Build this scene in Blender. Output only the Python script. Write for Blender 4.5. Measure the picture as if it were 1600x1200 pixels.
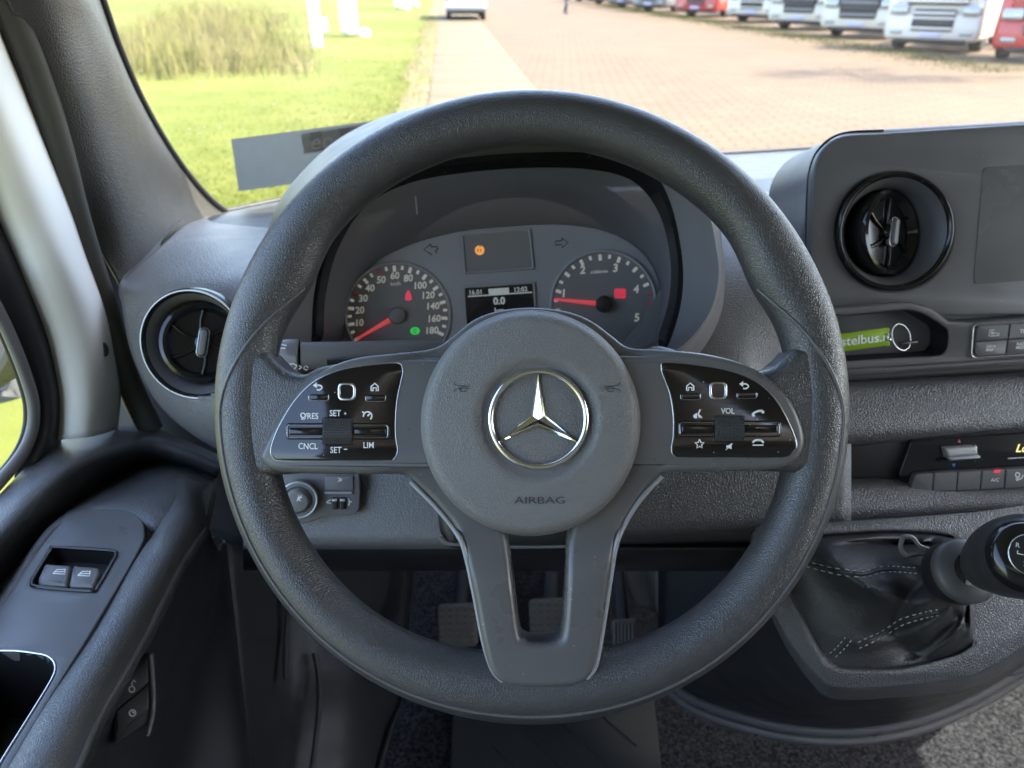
import bpy, bmesh, math, random
import numpy as np
from mathutils import Vector, Matrix
from mathutils.geometry import tessellate_polygon
from mathutils.bvhtree import BVHTree

random.seed(7)
R_ = math.radians
for o in list(bpy.data.objects):
    bpy.data.objects.remove(o)
SC = bpy.context.scene
COL = SC.collection

# ------------------------------------------------------------------ camera
PIX_F = 1202.0
PITCH, YAW = math.atan(641 / PIX_F), R_(4.53)
C = Vector((0, 0, 2.0))
FW = Vector((math.sin(YAW) * math.cos(PITCH), math.cos(YAW) * math.cos(PITCH), -math.sin(PITCH)))
RT = Vector((math.cos(YAW), -math.sin(YAW), 0))
UP = RT.cross(FW)
cam = bpy.data.cameras.new('camera')
cam.sensor_width = 36
cam.lens = PIX_F / 1600 * 36
cam.clip_start, cam.clip_end = 0.02, 2000
cam.dof.use_dof = True
cam.dof.focus_distance = 0.50
cam.dof.aperture_fstop = 9.5
camo = bpy.data.objects.new('camera', cam)
COL.objects.link(camo)
camo.matrix_world = Matrix.Translation(C) @ Matrix((RT, UP, -FW)).transposed().to_4x4()
SC.camera = camo

# ------------------------------------------------------------------ light
SUN_EL, SUN_AZ = R_(57), R_(102)          # azimuth measured from +Y (ahead) to +X (right)
world = bpy.data.worlds.new('World')
SC.world = world
world.use_nodes = True
wn = world.node_tree
wn.nodes.clear()
wo = wn.nodes.new('ShaderNodeOutputWorld')
wb = wn.nodes.new('ShaderNodeBackground')
ws = wn.nodes.new('ShaderNodeTexSky')
ws.sky_type = 'NISHITA'
ws.sun_disc = False
ws.sun_elevation = SUN_EL
ws.sun_rotation = SUN_AZ
ws.air_density, ws.dust_density, ws.ozone_density = 1.0, 3.0, .7
wb.inputs['Strength'].default_value = 0.15
wn.links.new(ws.outputs[0], wb.inputs['Color'])
wn.links.new(wb.outputs[0], wo.inputs['Surface'])
sun = bpy.data.lights.new('sun', 'SUN')
sun.energy = 2.1
sun.angle = R_(0.53)
sun.color = (1.0, 0.93, 0.82)
suno = bpy.data.objects.new('sun', sun)
COL.objects.link(suno)
SDIR = Vector((math.sin(SUN_AZ) * math.cos(SUN_EL), math.cos(SUN_AZ) * math.cos(SUN_EL), math.sin(SUN_EL)))
suno.rotation_euler = SDIR.to_track_quat('Z', 'Y').to_euler()
suno.location = SDIR * 40
SC.view_settings.view_transform = 'Standard'
SC.view_settings.look = 'None'
SC.view_settings.gamma = 1
SC.view_settings.use_curve_mapping = False
SC.view_settings.exposure = 3.2
SC.cycles.use_denoising = True
SC.cycles.denoising_input_passes = 'RGB_ALBEDO_NORMAL'
SC.cycles.denoising_prefilter = 'ACCURATE'
SC.cycles.denoising_quality = 'HIGH'
SC.cycles.max_bounces = 10
SC.cycles.diffuse_bounces = 5
SC.cycles.transparent_max_bounces = 24
SC.cycles.caustics_reflective = False
SC.cycles.caustics_refractive = False

# ------------------------------------------------------------------ geometry helpers
def ray(px, py):
    return FW + RT * ((px - 800) / PIX_F) + UP * ((600 - py) / PIX_F)
def P(px, py, d):
    """point seen at photo pixel px,py, d metres in front of the lens"""
    return C + ray(px, py) * d
def PZ(px, py, z):
    r = ray(px, py)
    return C + r * ((z - C.z) / r.z)
def PX(px, py, x):
    r = ray(px, py)
    return C + r * ((x - C.x) / r.x)
def depth(p):
    return (Vector(p) - C).dot(FW)
def proj(p):
    v = Vector(p) - C
    d = v.dot(FW)
    return 800 + PIX_F * v.dot(RT) / d, 600 - PIX_F * v.dot(UP) / d

class Frame:
    """a local plane: u right, v up, n towards the viewer"""
    def __init__(s, o, n=None, roll=0.0, up=Vector((0, 0, 1))):
        s.o = Vector(o)
        s.n = (C - s.o).normalized() if n is None else Vector(n).normalized()
        s.u = Vector(up).cross(s.n).normalized()
        s.v = s.n.cross(s.u)
        if roll:
            q = Matrix.Rotation(R_(roll), 3, s.n)
            s.u, s.v = q @ s.u, q @ s.v
    def w(s, u, v, w=0.0):
        return s.o + s.u * u + s.v * v + s.n * w
    def pix(s, px, py, w=0.0):
        r = ray(px, py)
        t = (s.o + s.n * w - C).dot(s.n) / r.dot(s.n)
        q = C + r * t - s.o
        return (q.dot(s.u), q.dot(s.v))
    def at(s, px, py, w=0.0):
        u, v = s.pix(px, py, w)
        return s.w(u, v, w)
    def mpp(s, px, py):
        return depth(s.at(px, py)) / PIX_F
    def sub(s, u, v, w=0.0, yaw=0, pitch=0, roll=0):
        f = Frame.__new__(Frame)
        f.o = s.w(u, v, w)
        q = Matrix.Rotation(R_(yaw), 3, s.v) @ Matrix.Rotation(R_(pitch), 3, s.u) @ Matrix.Rotation(R_(roll), 3, s.n)
        f.u, f.v, f.n = q @ s.u, q @ s.v, q @ s.n
        return f

ROOT = {}
def thing(name, label, cat, loc, group=None):
    o = bpy.data.objects.new(name, None)
    o.empty_display_size = 0.02
    COL.objects.link(o)
    o.location = loc
    o['label'], o['category'] = label, cat
    if group:
        o['group'] = group
    ROOT[o.name] = Vector(loc)
    return o
def obj(name, vf, mat, parent=None, smooth=35, label=None, cat=None, kind=None, group=None, solid=0, fix=True):
    vs, fs = vf
    org = Vector((0, 0, 0))
    if parent is not None:
        org = ROOT[parent.name]
    me = bpy.data.meshes.new(name)
    me.from_pydata([tuple(Vector(v) - org) for v in vs], [], [tuple(f) for f in fs])
    if fix:
        bm = bmesh.new(); bm.from_mesh(me)
        bmesh.ops.remove_doubles(bm, verts=bm.verts, dist=1e-6)
        bmesh.ops.recalc_face_normals(bm, faces=bm.faces)
        bm.to_mesh(me); bm.free()
    if smooth:
        for p in me.polygons:
            p.use_smooth = True
        me.set_sharp_from_angle(angle=R_(smooth))
    o = bpy.data.objects.new(name, me)
    COL.objects.link(o)
    me.materials.append(mat)
    if parent is not None:
        o.parent = parent
        ROOT[o.name] = org
    if label: o['label'] = label
    if cat: o['category'] = cat
    if kind: o['kind'] = kind
    if group: o['group'] = group
    if solid:
        m = o.modifiers.new('thickness', 'SOLIDIFY'); m.thickness = abs(solid); m.offset = -1 if solid > 0 else 1
    return o

def merge(*parts):
    vs, fs = [], []
    for v, f in parts:
        k = len(vs)
        vs += list(v); fs += [tuple(i + k for i in q) for q in f]
    return vs, fs

def catmull(pts, n, closed=False):
    """n samples per span through pts (any dimension)"""
    A = np.array([list(p) for p in pts], float)
    m = len(A)
    out = []
    spans = m if closed else m - 1
    for i in range(spans):
        if closed:
            p0, p1, p2, p3 = A[(i - 1) % m], A[i], A[(i + 1) % m], A[(i + 2) % m]
        else:
            p1, p2 = A[i], A[i + 1]
            p0 = A[i - 1] if i > 0 else 2 * p1 - p2
            p3 = A[i + 2] if i + 2 < m else 2 * p2 - p1
        for k in range(n):
            t = k / n
            out.append(0.5 * (2 * p1 + (p2 - p0) * t + (2 * p0 - 5 * p1 + 4 * p2 - p3) * t * t + (3 * p1 - p0 - 3 * p2 + p3) * t ** 3))
    if not closed:
        out.append(A[-1])
    return out

def grid_faces(nr, nc, closed_c=False, closed_r=False):
    fs = []
    for r in range(nr if closed_r else nr - 1):
        for c in range(nc if closed_c else nc - 1):
            a, b = r * nc + c, r * nc + (c + 1) % nc
            r2 = (r + 1) % nr
            fs.append((a, b, r2 * nc + (c + 1) % nc, r2 * nc + c))
    return fs

def patch(rows, n=8, hole=None, closed=False, m=None):
    """smooth sheet through rows of points; hole = (cx,cy,rx,ry) in photo pixels"""
    m = m or n
    rr = [catmull(r, m, closed) for r in rows]
    cols = len(rr[0])
    dense = []
    for c in range(cols):
        dense.append(catmull([r[c] for r in rr], n))
    nr = len(dense[0])
    vs = [Vector(dense[c][r]) for r in range(nr) for c in range(cols)]
    fs = grid_faces(nr, cols, closed)
    if hole:
        holes = hole if isinstance(hole, list) else [hole]
        for (cx, cy, rx, ry) in holes:
            rho = []
            for v in vs:
                x, y = proj(v)
                rho.append(math.hypot((x - cx) / rx, (y - cy) / ry))
            keep = [f for f in fs if any(rho[i] >= 1 for i in f)]
            used = {i for f in keep for i in f}
            for i in used:
                if rho[i] < 1:
                    x, y = proj(vs[i])
                    k = 1 / max(rho[i], 1e-4)
                    vs[i] = P(cx + (x - cx) * k, cy + (y - cy) * k, depth(vs[i]))
            fs = keep
    return vs, fs

def tube(path, rad, nseg=10, closed=False, caps=True, flat=None):
    """rad number or list; flat = (dirvec, factor) squashes the section along dirvec"""
    pts = [Vector(p) for p in path]
    n = len(pts)
    rads = rad if isinstance(rad, (list, tuple)) else [rad] * n
    vs = []
    prev = None
    for i, p in enumerate(pts):
        if closed:
            t = (pts[(i + 1) % n] - pts[i - 1]).normalized()
        else:
            t = (pts[min(i + 1, n - 1)] - pts[max(i - 1, 0)]).normalized()
        if prev is None:
            a = t.orthogonal().normalized()
        else:
            a = (prev - t * prev.dot(t)).normalized()
        prev = a
        b = t.cross(a)
        for k in range(nseg):
            an = 2 * math.pi * k / nseg
            off = (a * math.cos(an) + b * math.sin(an)) * rads[i]
            if flat:
                d = Vector(flat[0]).normalized()
                off -= d * off.dot(d) * (1 - flat[1])
            vs.append(p + off)
    fs = grid_faces(n, nseg, True, closed)
    if caps and not closed:
        fs.append(tuple(range(nseg - 1, -1, -1)))
        fs.append(tuple(range((n - 1) * nseg, n * nseg)))
    return vs, fs

def lathe(fr, prof, n=48, a0=0, a1=360, sx=1.0, sy=1.0):
    """prof list of (r, w) in frame fr"""
    full = abs(a1 - a0 - 360) < 1e-6
    na = n if full else n + 1
    vs = []
    for (r, w) in prof:
        for k in range(na):
            a = R_(a0 + (a1 - a0) * k / n)
            vs.append(fr.w(r * math.cos(a) * sx, r * math.sin(a) * sy, w))
    fs = grid_faces(len(prof), na, full)
    if full:
        if prof[0][0] > 1e-9 and False:
            pass
    return vs, fs

def area2(l):
    return sum(l[i][0] * l[(i + 1) % len(l)][1] - l[(i + 1) % len(l)][0] * l[i][1] for i in range(len(l))) / 2
def inset(loop, d):
    n = len(loop)
    out = []
    for i in range(n):
        a, b, c = loop[i - 1], loop[i], loop[(i + 1) % n]
        e1 = (b[0] - a[0], b[1] - a[1]); e2 = (c[0] - b[0], c[1] - b[1])
        l1 = math.hypot(*e1) or 1e-9; l2 = math.hypot(*e2) or 1e-9
        n1 = (-e1[1] / l1, e1[0] / l1); n2 = (-e2[1] / l2, e2[0] / l2)
        nx, ny = n1[0] + n2[0], n1[1] + n2[1]
        q = nx * nx + ny * ny
        if q < 1e-6:
            nx, ny, q = n1[0], n1[1], 1.0
            k = 1
        else:
            k = min(2 / q, 1.6)
        out.append((b[0] + nx * k * d, b[1] + ny * k * d))
    return out
def prism(fr, loops, w0, w1, bev=0.001, seg=3, wf=None, back=False):
    if not isinstance(loops[0][0], (tuple, list, np.ndarray)):
        loops = [loops]
    L = []
    for k, l in enumerate(loops):
        l = [(float(p[0]), float(p[1])) for p in l]
        a = area2(l)
        if (k == 0 and a < 0) or (k > 0 and a > 0):
            l.reverse()
        L.append(l)
    wf = wf or (lambda u, v: 0.0)
    rings = [(0, w0, 0)] + [(0, w1 - bev, 1)]
    for k in range(1, seg + 1):
        a = math.pi / 2 * k / seg
        rings.append((bev * (1 - math.cos(a)), w1 - bev + bev * math.sin(a), 1))
    vs, fs = [], []
    last, first = [], []
    for l in L:
        base = len(vs)
        n = len(l)
        for (d, w, f) in rings:
            q = inset(l, d) if d else l
            for (u, v) in q:
                vs.append(fr.w(u, v, w + (wf(u, v) if f else 0)))
        for r in range(len(rings) - 1):
            for i in range(n):
                j = (i + 1) % n
                fs.append((base + r * n + i, base + r * n + j, base + (r + 1) * n + j, base + (r + 1) * n + i))
        last.append([base + (len(rings) - 1) * n + i for i in range(n)])
        first.append([base + i for i in range(n)])
    def cap(idx):
        pl = []
        flat = []
        for li, l in zip(idx, L):
            pl.append([Vector((vs[i] - fr.o).to_tuple()) for i in li])
            flat += li
        pl2 = [[Vector((p.dot(fr.u), p.dot(fr.v), 0)) for p in q] for q in pl]
        for t in tessellate_polygon(pl2):
            fs.append(tuple(flat[i] for i in t))
    cap(last)
    if back:
        cap(first)
    return vs, fs

def spl(pts, n=5):
    return [tuple(p) for p in catmull(pts, n, True)]
def rrect(u0, v0, u1, v1, r, n=5):
    out = []
    for (cx, cy, a0) in ((u1 - r, v1 - r, 0), (u0 + r, v1 - r, 90), (u0 + r, v0 + r, 180), (u1 - r, v0 + r, 270)):
        for k in range(n + 1):
            a = R_(a0 + 90 * k / n)
            out.append((cx + r * math.cos(a), cy + r * math.sin(a)))
    return out
def pixloop(fr, pts, w=0.0, n=0):
    q = [fr.pix(x, y, w) for x, y in pts]
    return spl(q, n) if n else q
def roundpix(fr, pts, rad, w=0.0, n=4):
    """polygon in pixels with each corner rounded by rad metres"""
    q = [Vector(fr.pix(x, y, w)) for x, y in pts]
    m = len(q)
    rads = rad if isinstance(rad, (list, tuple)) else [rad] * m
    out = []
    for i in range(m):
        a, b, c = q[i - 1], q[i], q[(i + 1) % m]
        d1, d2 = (a - b), (c - b)
        r = min(rads[i], d1.length * .48, d2.length * .48)
        p1, p2 = b + d1.normalized() * r, b + d2.normalized() * r
        for k in range(n + 1):
            t = k / n
            p = p1 * (1 - t) ** 2 + b * 2 * t * (1 - t) + p2 * t * t
            out.append((p.x, p.y))
    return out

_font = {}
def text_mesh(s, bold=0.0, shear=0.0):
    cu = bpy.data.curves.new('t', 'FONT')
    cu.body = s
    cu.size = 1
    cu.offset = bold
    cu.shear = shear
    cu.align_x, cu.align_y = 'CENTER', 'CENTER'
    cu.resolution_u = 3
    o = bpy.data.objects.new('t', cu)
    COL.objects.link(o)
    bpy.context.view_layer.update()
    me = bpy.data.meshes.new_from_object(o.evaluated_get(bpy.context.evaluated_depsgraph_get()))
    vs = [v.co.copy() for v in me.vertices]
    fs = [tuple(p.vertices) for p in me.polygons]
    bpy.data.objects.remove(o); bpy.data.curves.remove(cu); bpy.data.meshes.remove(me)
    return vs, fs
def text(fr, s, px, py, hpx, mat, parent, w=0.0, bold=0.01, shear=0.0, wide=1.0, th=0.0002, name='lettering', rot=0):
    key = (s, bold, shear)
    if key not in _font:
        _font[key] = text_mesh(s, bold, shear)
    vs, fs = _font[key]
    k = hpx * fr.mpp(px, py) / 0.70
    u0, v0 = fr.pix(px, py, w)
    xs = [v.x for v in vs]; ys = [v.y for v in vs]
    cx, cy = (min(xs) + max(xs)) / 2, (min(ys) + max(ys)) / 2
    ca, sa = math.cos(R_(rot)), math.sin(R_(rot))
    out = []
    for v in vs:
        x, y = (v.x - cx) * k * wide, (v.y - cy) * k
        out.append(fr.w(u0 + x * ca - y * sa, v0 + x * sa + y * ca, w + th))
    return obj(name, (out, fs), mat, parent, smooth=0, fix=False)
def strokes(fr, lines, width, mat, parent, w=0.0, name='icon', sm=0):
    """pixel polylines drawn as thin raised ribbons"""
    parts = []
    for l in lines:
        if sm:
            l = [tuple(p) for p in catmull(l, sm)]
        pts = [fr.at(x, y, w) for x, y in l]
        r = width * depth(pts[0]) / PIX_F / 2
        parts.append(tube(pts, r, 6, flat=(fr.n, .35)))
    return obj(name, merge(*parts), mat, parent, smooth=60)
def fills(fr, polys, mat, parent, w=0.0, th=0.0003, name='icon'):
    parts = [prism(fr, [fr.pix(x, y, w) for x, y in pl], w - .0001, w + th, bev=.00005, seg=1) for pl in polys]
    return obj(name, merge(*parts), mat, parent, smooth=0)
def circ(cx, cy, rx, ry=None, n=32, a0=0, a1=360):
    ry = ry or rx
    full = abs(a1 - a0) >= 360
    return [(cx + rx * math.cos(R_(a0 + (a1 - a0) * k / n)), cy - ry * math.sin(R_(a0 + (a1 - a0) * k / n))) for k in range(n if full else n + 1)]

def box(c, s, fr=None, bev=0):
    """box centred at c (world or frame coords) of half sizes s"""
    vs = []
    for dx in (-1, 1):
        for dy in (-1, 1):
            for dz in (-1, 1):
                q = (c[0] + dx * s[0], c[1] + dy * s[1], c[2] + dz * s[2])
                vs.append(fr.w(*q) if fr else Vector(q))
    return vs, [(0, 1, 3, 2), (4, 6, 7, 5), (0, 4, 5, 1), (2, 3, 7, 6), (0, 2, 6, 4), (1, 5, 7, 3)]
def bvh(o):
    vs = [o.matrix_basis @ v.co + (ROOT.get(o.name) or Vector((0, 0, 0))) for v in o.data.vertices]
    return BVHTree.FromPolygons(vs, [tuple(p.vertices) for p in o.data.polygons])
def hit(tree, px, py, lift=0.0):
    r = ray(px, py).normalized()
    loc, nrm, i, d = tree.ray_cast(C, r)
    if loc is None:
        return None
    if nrm.dot(r) > 0:
        nrm = -nrm
    return loc + nrm * lift

# ------------------------------------------------------------------ materials
def mat_base(name):
    m = bpy.data.materials.new(name)
    m.use_nodes = True
    nt = m.node_tree
    b = nt.nodes['Principled BSDF']
    return m, nt, b
def N(nt, t, **kw):
    n = nt.nodes.new(t)
    for k, v in kw.items():
        if k.startswith('i_'):
            n.inputs[k[2:].replace('_', ' ')].default_value = v
        else:
            setattr(n, k, v)
    return n
def plastic(name, col, rough=.5, cell=None, bump=.3, dist=.0002, spec=.5, var=.12, dust=0.0, dustcol=(.45, .43, .40), smudge=0.0, coat=0.0, stretch=None, aniso=0):
    if max(col) < .25 and max(col) < 1.35 * min(col):      # the trim greys lean slightly warm
        col = (col[0] * 1.04, col[1] * 1.0, col[2] * .93)
    m, nt, b = mat_base(name)
    tc = N(nt, 'ShaderNodeTexCoord')
    big = N(nt, 'ShaderNodeTexNoise', i_Scale=9.0, i_Detail=4.0)
    nt.links.new(tc.outputs['Object'], big.inputs['Vector'])
    mix = N(nt, 'ShaderNodeMix', data_type='RGBA')
    mix.inputs[6].default_value = tuple(c * (1 - var) for c in col) + (1,)
    mix.inputs[7].default_value = tuple(c * (1 + var) for c in col) + (1,)
    nt.links.new(big.outputs['Fac'], mix.inputs[0])
    last = mix.outputs[2]
    rn = N(nt, 'ShaderNodeMapRange')
    rn.inputs['From Min'].default_value, rn.inputs['From Max'].default_value = .3, .7
    rn.inputs['To Min'].default_value, rn.inputs['To Max'].default_value = max(0.02, rough - .05 - smudge), rough + .05 + smudge
    big2 = N(nt, 'ShaderNodeTexNoise', i_Scale=26.0, i_Detail=5.0)
    nt.links.new(tc.outputs['Object'], big2.inputs['Vector'])
    nt.links.new(big2.outputs['Fac'], rn.inputs['Value'])
    nt.links.new(rn.outputs[0], b.inputs['Roughness'])
    if dust:
        vo = N(nt, 'ShaderNodeTexVoronoi', i_Scale=260.0)
        nt.links.new(tc.outputs['Object'], vo.inputs['Vector'])
        lt = N(nt, 'ShaderNodeMath', operation='LESS_THAN'); lt.inputs[1].default_value = .085
        nt.links.new(vo.outputs['Distance'], lt.inputs[0])
        sp = N(nt, 'ShaderNodeSeparateColor')
        nt.links.new(vo.outputs['Color'], sp.inputs[0])
        gt = N(nt, 'ShaderNodeMath', operation='GREATER_THAN'); gt.inputs[1].default_value = 1 - dust
        nt.links.new(sp.outputs[0], gt.inputs[0])
        mu = N(nt, 'ShaderNodeMath', operation='MULTIPLY')
        nt.links.new(lt.outputs[0], mu.inputs[0]); nt.links.new(gt.outputs[0], mu.inputs[1])
        dm = N(nt, 'ShaderNodeMix', data_type='RGBA')
        nt.links.new(mu.outputs[0], dm.inputs[0]); nt.links.new(last, dm.inputs[6])
        dm.inputs[7].default_value = dustcol + (1,)
        last = dm.outputs[2]
    nt.links.new(last, b.inputs['Base Color'])
    b.inputs['Specular IOR Level'].default_value = spec
    if coat:
        b.inputs['Coat Weight'].default_value = coat
        b.inputs['Coat Roughness'].default_value = .04
    if cell:
        wp = N(nt, 'ShaderNodeTexNoise', i_Scale=.45 / cell, i_Detail=2.0)
        nt.links.new(tc.outputs['Object'], wp.inputs['Vector'])
        ma = N(nt, 'ShaderNodeMix', data_type='VECTOR')
        ma.inputs[0].default_value = min(.9, .9 * cell)
        sc_ = N(nt, 'ShaderNodeVectorMath', operation='MULTIPLY_ADD')
        sc_.inputs[1].default_value = (cell * .9,) * 3
        nt.links.new(wp.outputs['Color'], sc_.inputs[0])
        nt.links.new(tc.outputs['Object'], sc_.inputs[2])
        src = sc_.outputs[0]
        if stretch:
            mp = N(nt, 'ShaderNodeMapping'); mp.inputs['Scale'].default_value = stretch
            nt.links.new(src, mp.inputs[0]); src = mp.outputs[0]
        v = N(nt, 'ShaderNodeTexVoronoi', feature='DISTANCE_TO_EDGE', i_Scale=1 / cell)
        nt.links.new(src, v.inputs['Vector'])
        cl = N(nt, 'ShaderNodeMapRange', interpolation_type='SMOOTHSTEP')
        cl.inputs['From Min'].default_value, cl.inputs['From Max'].default_value = 0, .28
        nt.links.new(v.outputs['Distance'], cl.inputs['Value'])
        fn = N(nt, 'ShaderNodeTexNoise', i_Scale=2.2 / cell, i_Detail=2.0)
        nt.links.new(tc.outputs['Object'], fn.inputs['Vector'])
        ad = N(nt, 'ShaderNodeMath', operation='MULTIPLY_ADD'); ad.inputs[1].default_value = .35
        nt.links.new(fn.outputs['Fac'], ad.inputs[0]); nt.links.new(cl.outputs[0], ad.inputs[2])
        bp = N(nt, 'ShaderNodeBump'); bp.inputs['Strength'].default_value = bump; bp.inputs['Distance'].default_value = dist
        nt.links.new(ad.outputs[0], bp.inputs['Height'])
        nt.links.new(bp.outputs[0], b.inputs['Normal'])
    return m
def simple(name, col, rough=.5, metal=0.0, spec=.5, emit=None, estr=1.0, coat=0.0):
    m, nt, b = mat_base(name)
    tc = N(nt, 'ShaderNodeTexCoord')
    nz = N(nt, 'ShaderNodeTexNoise', i_Scale=40.0, i_Detail=3.0)
    nt.links.new(tc.outputs['Object'], nz.inputs['Vector'])
    mix = N(nt, 'ShaderNodeMix', data_type='RGBA')
    mix.inputs[6].default_value = tuple(c * .93 for c in col) + (1,)
    mix.inputs[7].default_value = tuple(min(1, c * 1.07) for c in col) + (1,)
    nt.links.new(nz.outputs['Fac'], mix.inputs[0])
    nt.links.new(mix.outputs[2], b.inputs['Base Color'])
    b.inputs['Roughness'].default_value = rough
    b.inputs['Metallic'].default_value = metal
    b.inputs['Specular IOR Level'].default_value = spec
    b.inputs['Coat Weight'].default_value = coat
    if emit:
        b.inputs['Emission Color'].default_value = emit + (1,)
        b.inputs['Emission Strength'].default_value = estr
    return m
def glass(name, tint=(.93, .96, .95), ior=1.45, k=.9, rough=0.0):
    m = bpy.data.materials.new(name); m.use_nodes = True
    nt = m.node_tree; nt.nodes.clear()
    out = N(nt, 'ShaderNodeOutputMaterial')
    tr = N(nt, 'ShaderNodeBsdfTransparent'); tr.inputs[0].default_value = tint + (1,)
    gl = N(nt, 'ShaderNodeBsdfGlossy'); gl.inputs['Roughness'].default_value = rough
    lw = N(nt, 'ShaderNodeLayerWeight'); lw.inputs['Blend'].default_value = .5
    pw = N(nt, 'ShaderNodeMath', operation='POWER'); pw.inputs[1].default_value = 5
    nt.links.new(lw.outputs['Facing'], pw.inputs[0])
    mu = N(nt, 'ShaderNodeMath', operation='MULTIPLY_ADD'); mu.inputs[1].default_value = .9 * k; mu.inputs[2].default_value = .04 * k
    nt.links.new(pw.outputs[0], mu.inputs[0])
    mx = N(nt, 'ShaderNodeMixShader')
    nt.links.new(mu.outputs[0], mx.inputs[0]); nt.links.new(tr.outputs[0], mx.inputs[1]); nt.links.new(gl.outputs[0], mx.inputs[2])
    nt.links.new(mx.outputs[0], out.inputs[0])
    return m

K = 1.0
M = {}
M['rim'] = plastic('leather_rim', (.042, .043, .048), .34, cell=.0015, bump=.5, dist=.00031, spec=.8)
M['hub'] = plastic('airbag_cover', (.155, .158, .166), .36, cell=.0014, bump=.55, dist=.00033, spec=.5)
M['hubtext'] = plastic('embossed', (.035, .036, .04), .5)
M['spoke'] = plastic('satin_black', (.100, .101, .107), .32, cell=.0004, bump=.08, dist=.0001, dust=.10, smudge=.06)
M['piano'] = plastic('piano_black', (.010, .009, .010), .07, dust=.22, smudge=.03, spec=.55)
M['gap'] = plastic('dark_gap', (.008, .008, .009), .55)
M['chrome'] = simple('chrome', (.82, .83, .85), .07, 1.0)
M['satinchrome'] = simple('satin_chrome', (.62, .63, .65), .22, 1.0)
M['ringm'] = simple('dark_chrome', (.34, .34, .35), .2, 1.0)
M['print'] = simple('white_print', (.80, .80, .78), .5)
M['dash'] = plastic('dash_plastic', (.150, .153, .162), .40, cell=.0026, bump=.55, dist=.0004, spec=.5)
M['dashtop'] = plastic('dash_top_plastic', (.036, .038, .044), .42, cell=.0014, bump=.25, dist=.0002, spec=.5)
M['pad'] = plastic('dash_grain', (.064, .066, .072), .40, cell=.0023, bump=.55, dist=.0005, stretch=(1, 1, 1.0))
M['panel'] = plastic('panel_smooth', (.110, .111, .118), .38, cell=.0006, bump=.10, dist=.0001, dust=.05, smudge=.05)
M['hood'] = plastic('hood_plastic', (.140, .142, .152), .44, cell=.0012, bump=.2)
M['pillar'] = plastic('pillar_trim', (.060, .059, .054), .42, cell=.0026, bump=.5, dist=.0005)
M['seal'] = plastic('rubber_seal', (.055, .055, .045), .6, cell=.0008, bump=.1)
M['rubber'] = plastic('black_rubber', (.018, .018, .02), .5)
M['white'] = plastic('white_body_paint', (.82, .80, .74), .65, spec=.25, var=.02)
M['door'] = plastic('door_grain', (.076, .079, .087), .34, cell=.0022, bump=.5, dist=.0005)
M['doorsmooth'] = plastic('door_panel_satin', (.092, .096, .106), .36, cell=.0005, bump=.08, smudge=.08, var=.2)
M['doordark'] = plastic('door_dark', (.020, .021, .025), .45, cell=.0012, bump=.3)
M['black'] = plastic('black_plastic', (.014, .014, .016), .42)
M['gloss'] = plastic('gloss_black', (.010, .010, .011), .12, dust=.05)
M['face'] = plastic('cluster_face', (.32, .31, .31), .5, cell=.0005, bump=.08)
M['dial'] = plastic('cluster_dial', (.205, .198, .203), .5)
M['visor'] = plastic('cluster_visor', (.12, .12, .138), .42)
M['needle'] = simple('needle_red', (.85, .10, .10), .4, emit=(1, .10, .12), estr=.04)
M['tick'] = simple('dial_print', (.66, .63, .55), .5, emit=(1, .95, .8), estr=.015)
M['tickred'] = simple('dial_print_red', (.65, .12, .12), .5)
M['amber'] = simple('telltale_amber', (.9, .4, .1), .4, emit=(1, .42, .08), estr=.07)
M['red'] = simple('telltale_red', (.8, .05, .08), .4, emit=(1, .06, .12), estr=.05)
M['green'] = simple('telltale_green', (.05, .6, .1), .4, emit=(.05, .8, .12), estr=.05)
M['lcd'] = simple('display_black', (.012, .011, .014), .25)
M['lcdtext'] = simple('display_text', (.5, .52, .5), .5, emit=(.8, .85, .8), estr=.02)
M['leather'] = plastic('boot_leather', (.030, .031, .033), .36, cell=.0016, bump=.6, dist=.00035)
M['thread'] = simple('grey_thread', (.42, .43, .45), .7)
def carpet_mat():
    m, nt, b = mat_base('carpet')
    tc = N(nt, 'ShaderNodeTexCoord')
    n1 = N(nt, 'ShaderNodeTexNoise', i_Scale=210.0, i_Detail=4.0, i_Roughness=.8)
    nt.links.new(tc.outputs['Object'], n1.inputs['Vector'])
    mr = N(nt, 'ShaderNodeMapRange'); mr.inputs['From Min'].default_value = .42; mr.inputs['From Max'].default_value = .68
    nt.links.new(n1.outputs['Fac'], mr.inputs['Value'])
    mx = N(nt, 'ShaderNodeMix', data_type='RGBA'); mx.inputs[6].default_value = (.007, .0073, .0085, 1); mx.inputs[7].default_value = (.062, .064, .070, 1)
    nt.links.new(mr.outputs[0], mx.inputs[0]); nt.links.new(mx.outputs[2], b.inputs['Base Color'])
    b.inputs['Roughness'].default_value = 1; b.inputs['Specular IOR Level'].default_value = .05
    bp = N(nt, 'ShaderNodeBump'); bp.inputs['Distance'].default_value = .003; bp.inputs['Strength'].default_value = .8
    nt.links.new(n1.outputs['Fac'], bp.inputs['Height']); nt.links.new(bp.outputs[0], b.inputs['Normal'])
    return m
M['carpet'] = carpet_mat()
M['knob'] = plastic('knob_black', (.030, .030, .032), .36, cell=.0013, bump=.3, dist=.0002)
M['collar'] = plastic('collar_grey', (.07, .07, .074), .4)
M['mat'] = plastic('rubber_mat', (.020, .022, .022), .6, cell=.002, bump=.3)
M['pedal'] = plastic('pedal_rubber', (.10, .088, .072), .6)
M['metal'] = simple('steel', (.5, .5, .5), .3, 1.0)
M['strap'] = simple('green_strap', (.30, .46, .02), .55)
M['grey'] = plastic('mid_grey_plastic', (.16, .16, .165), .4, cell=.0006, bump=.1)
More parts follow.
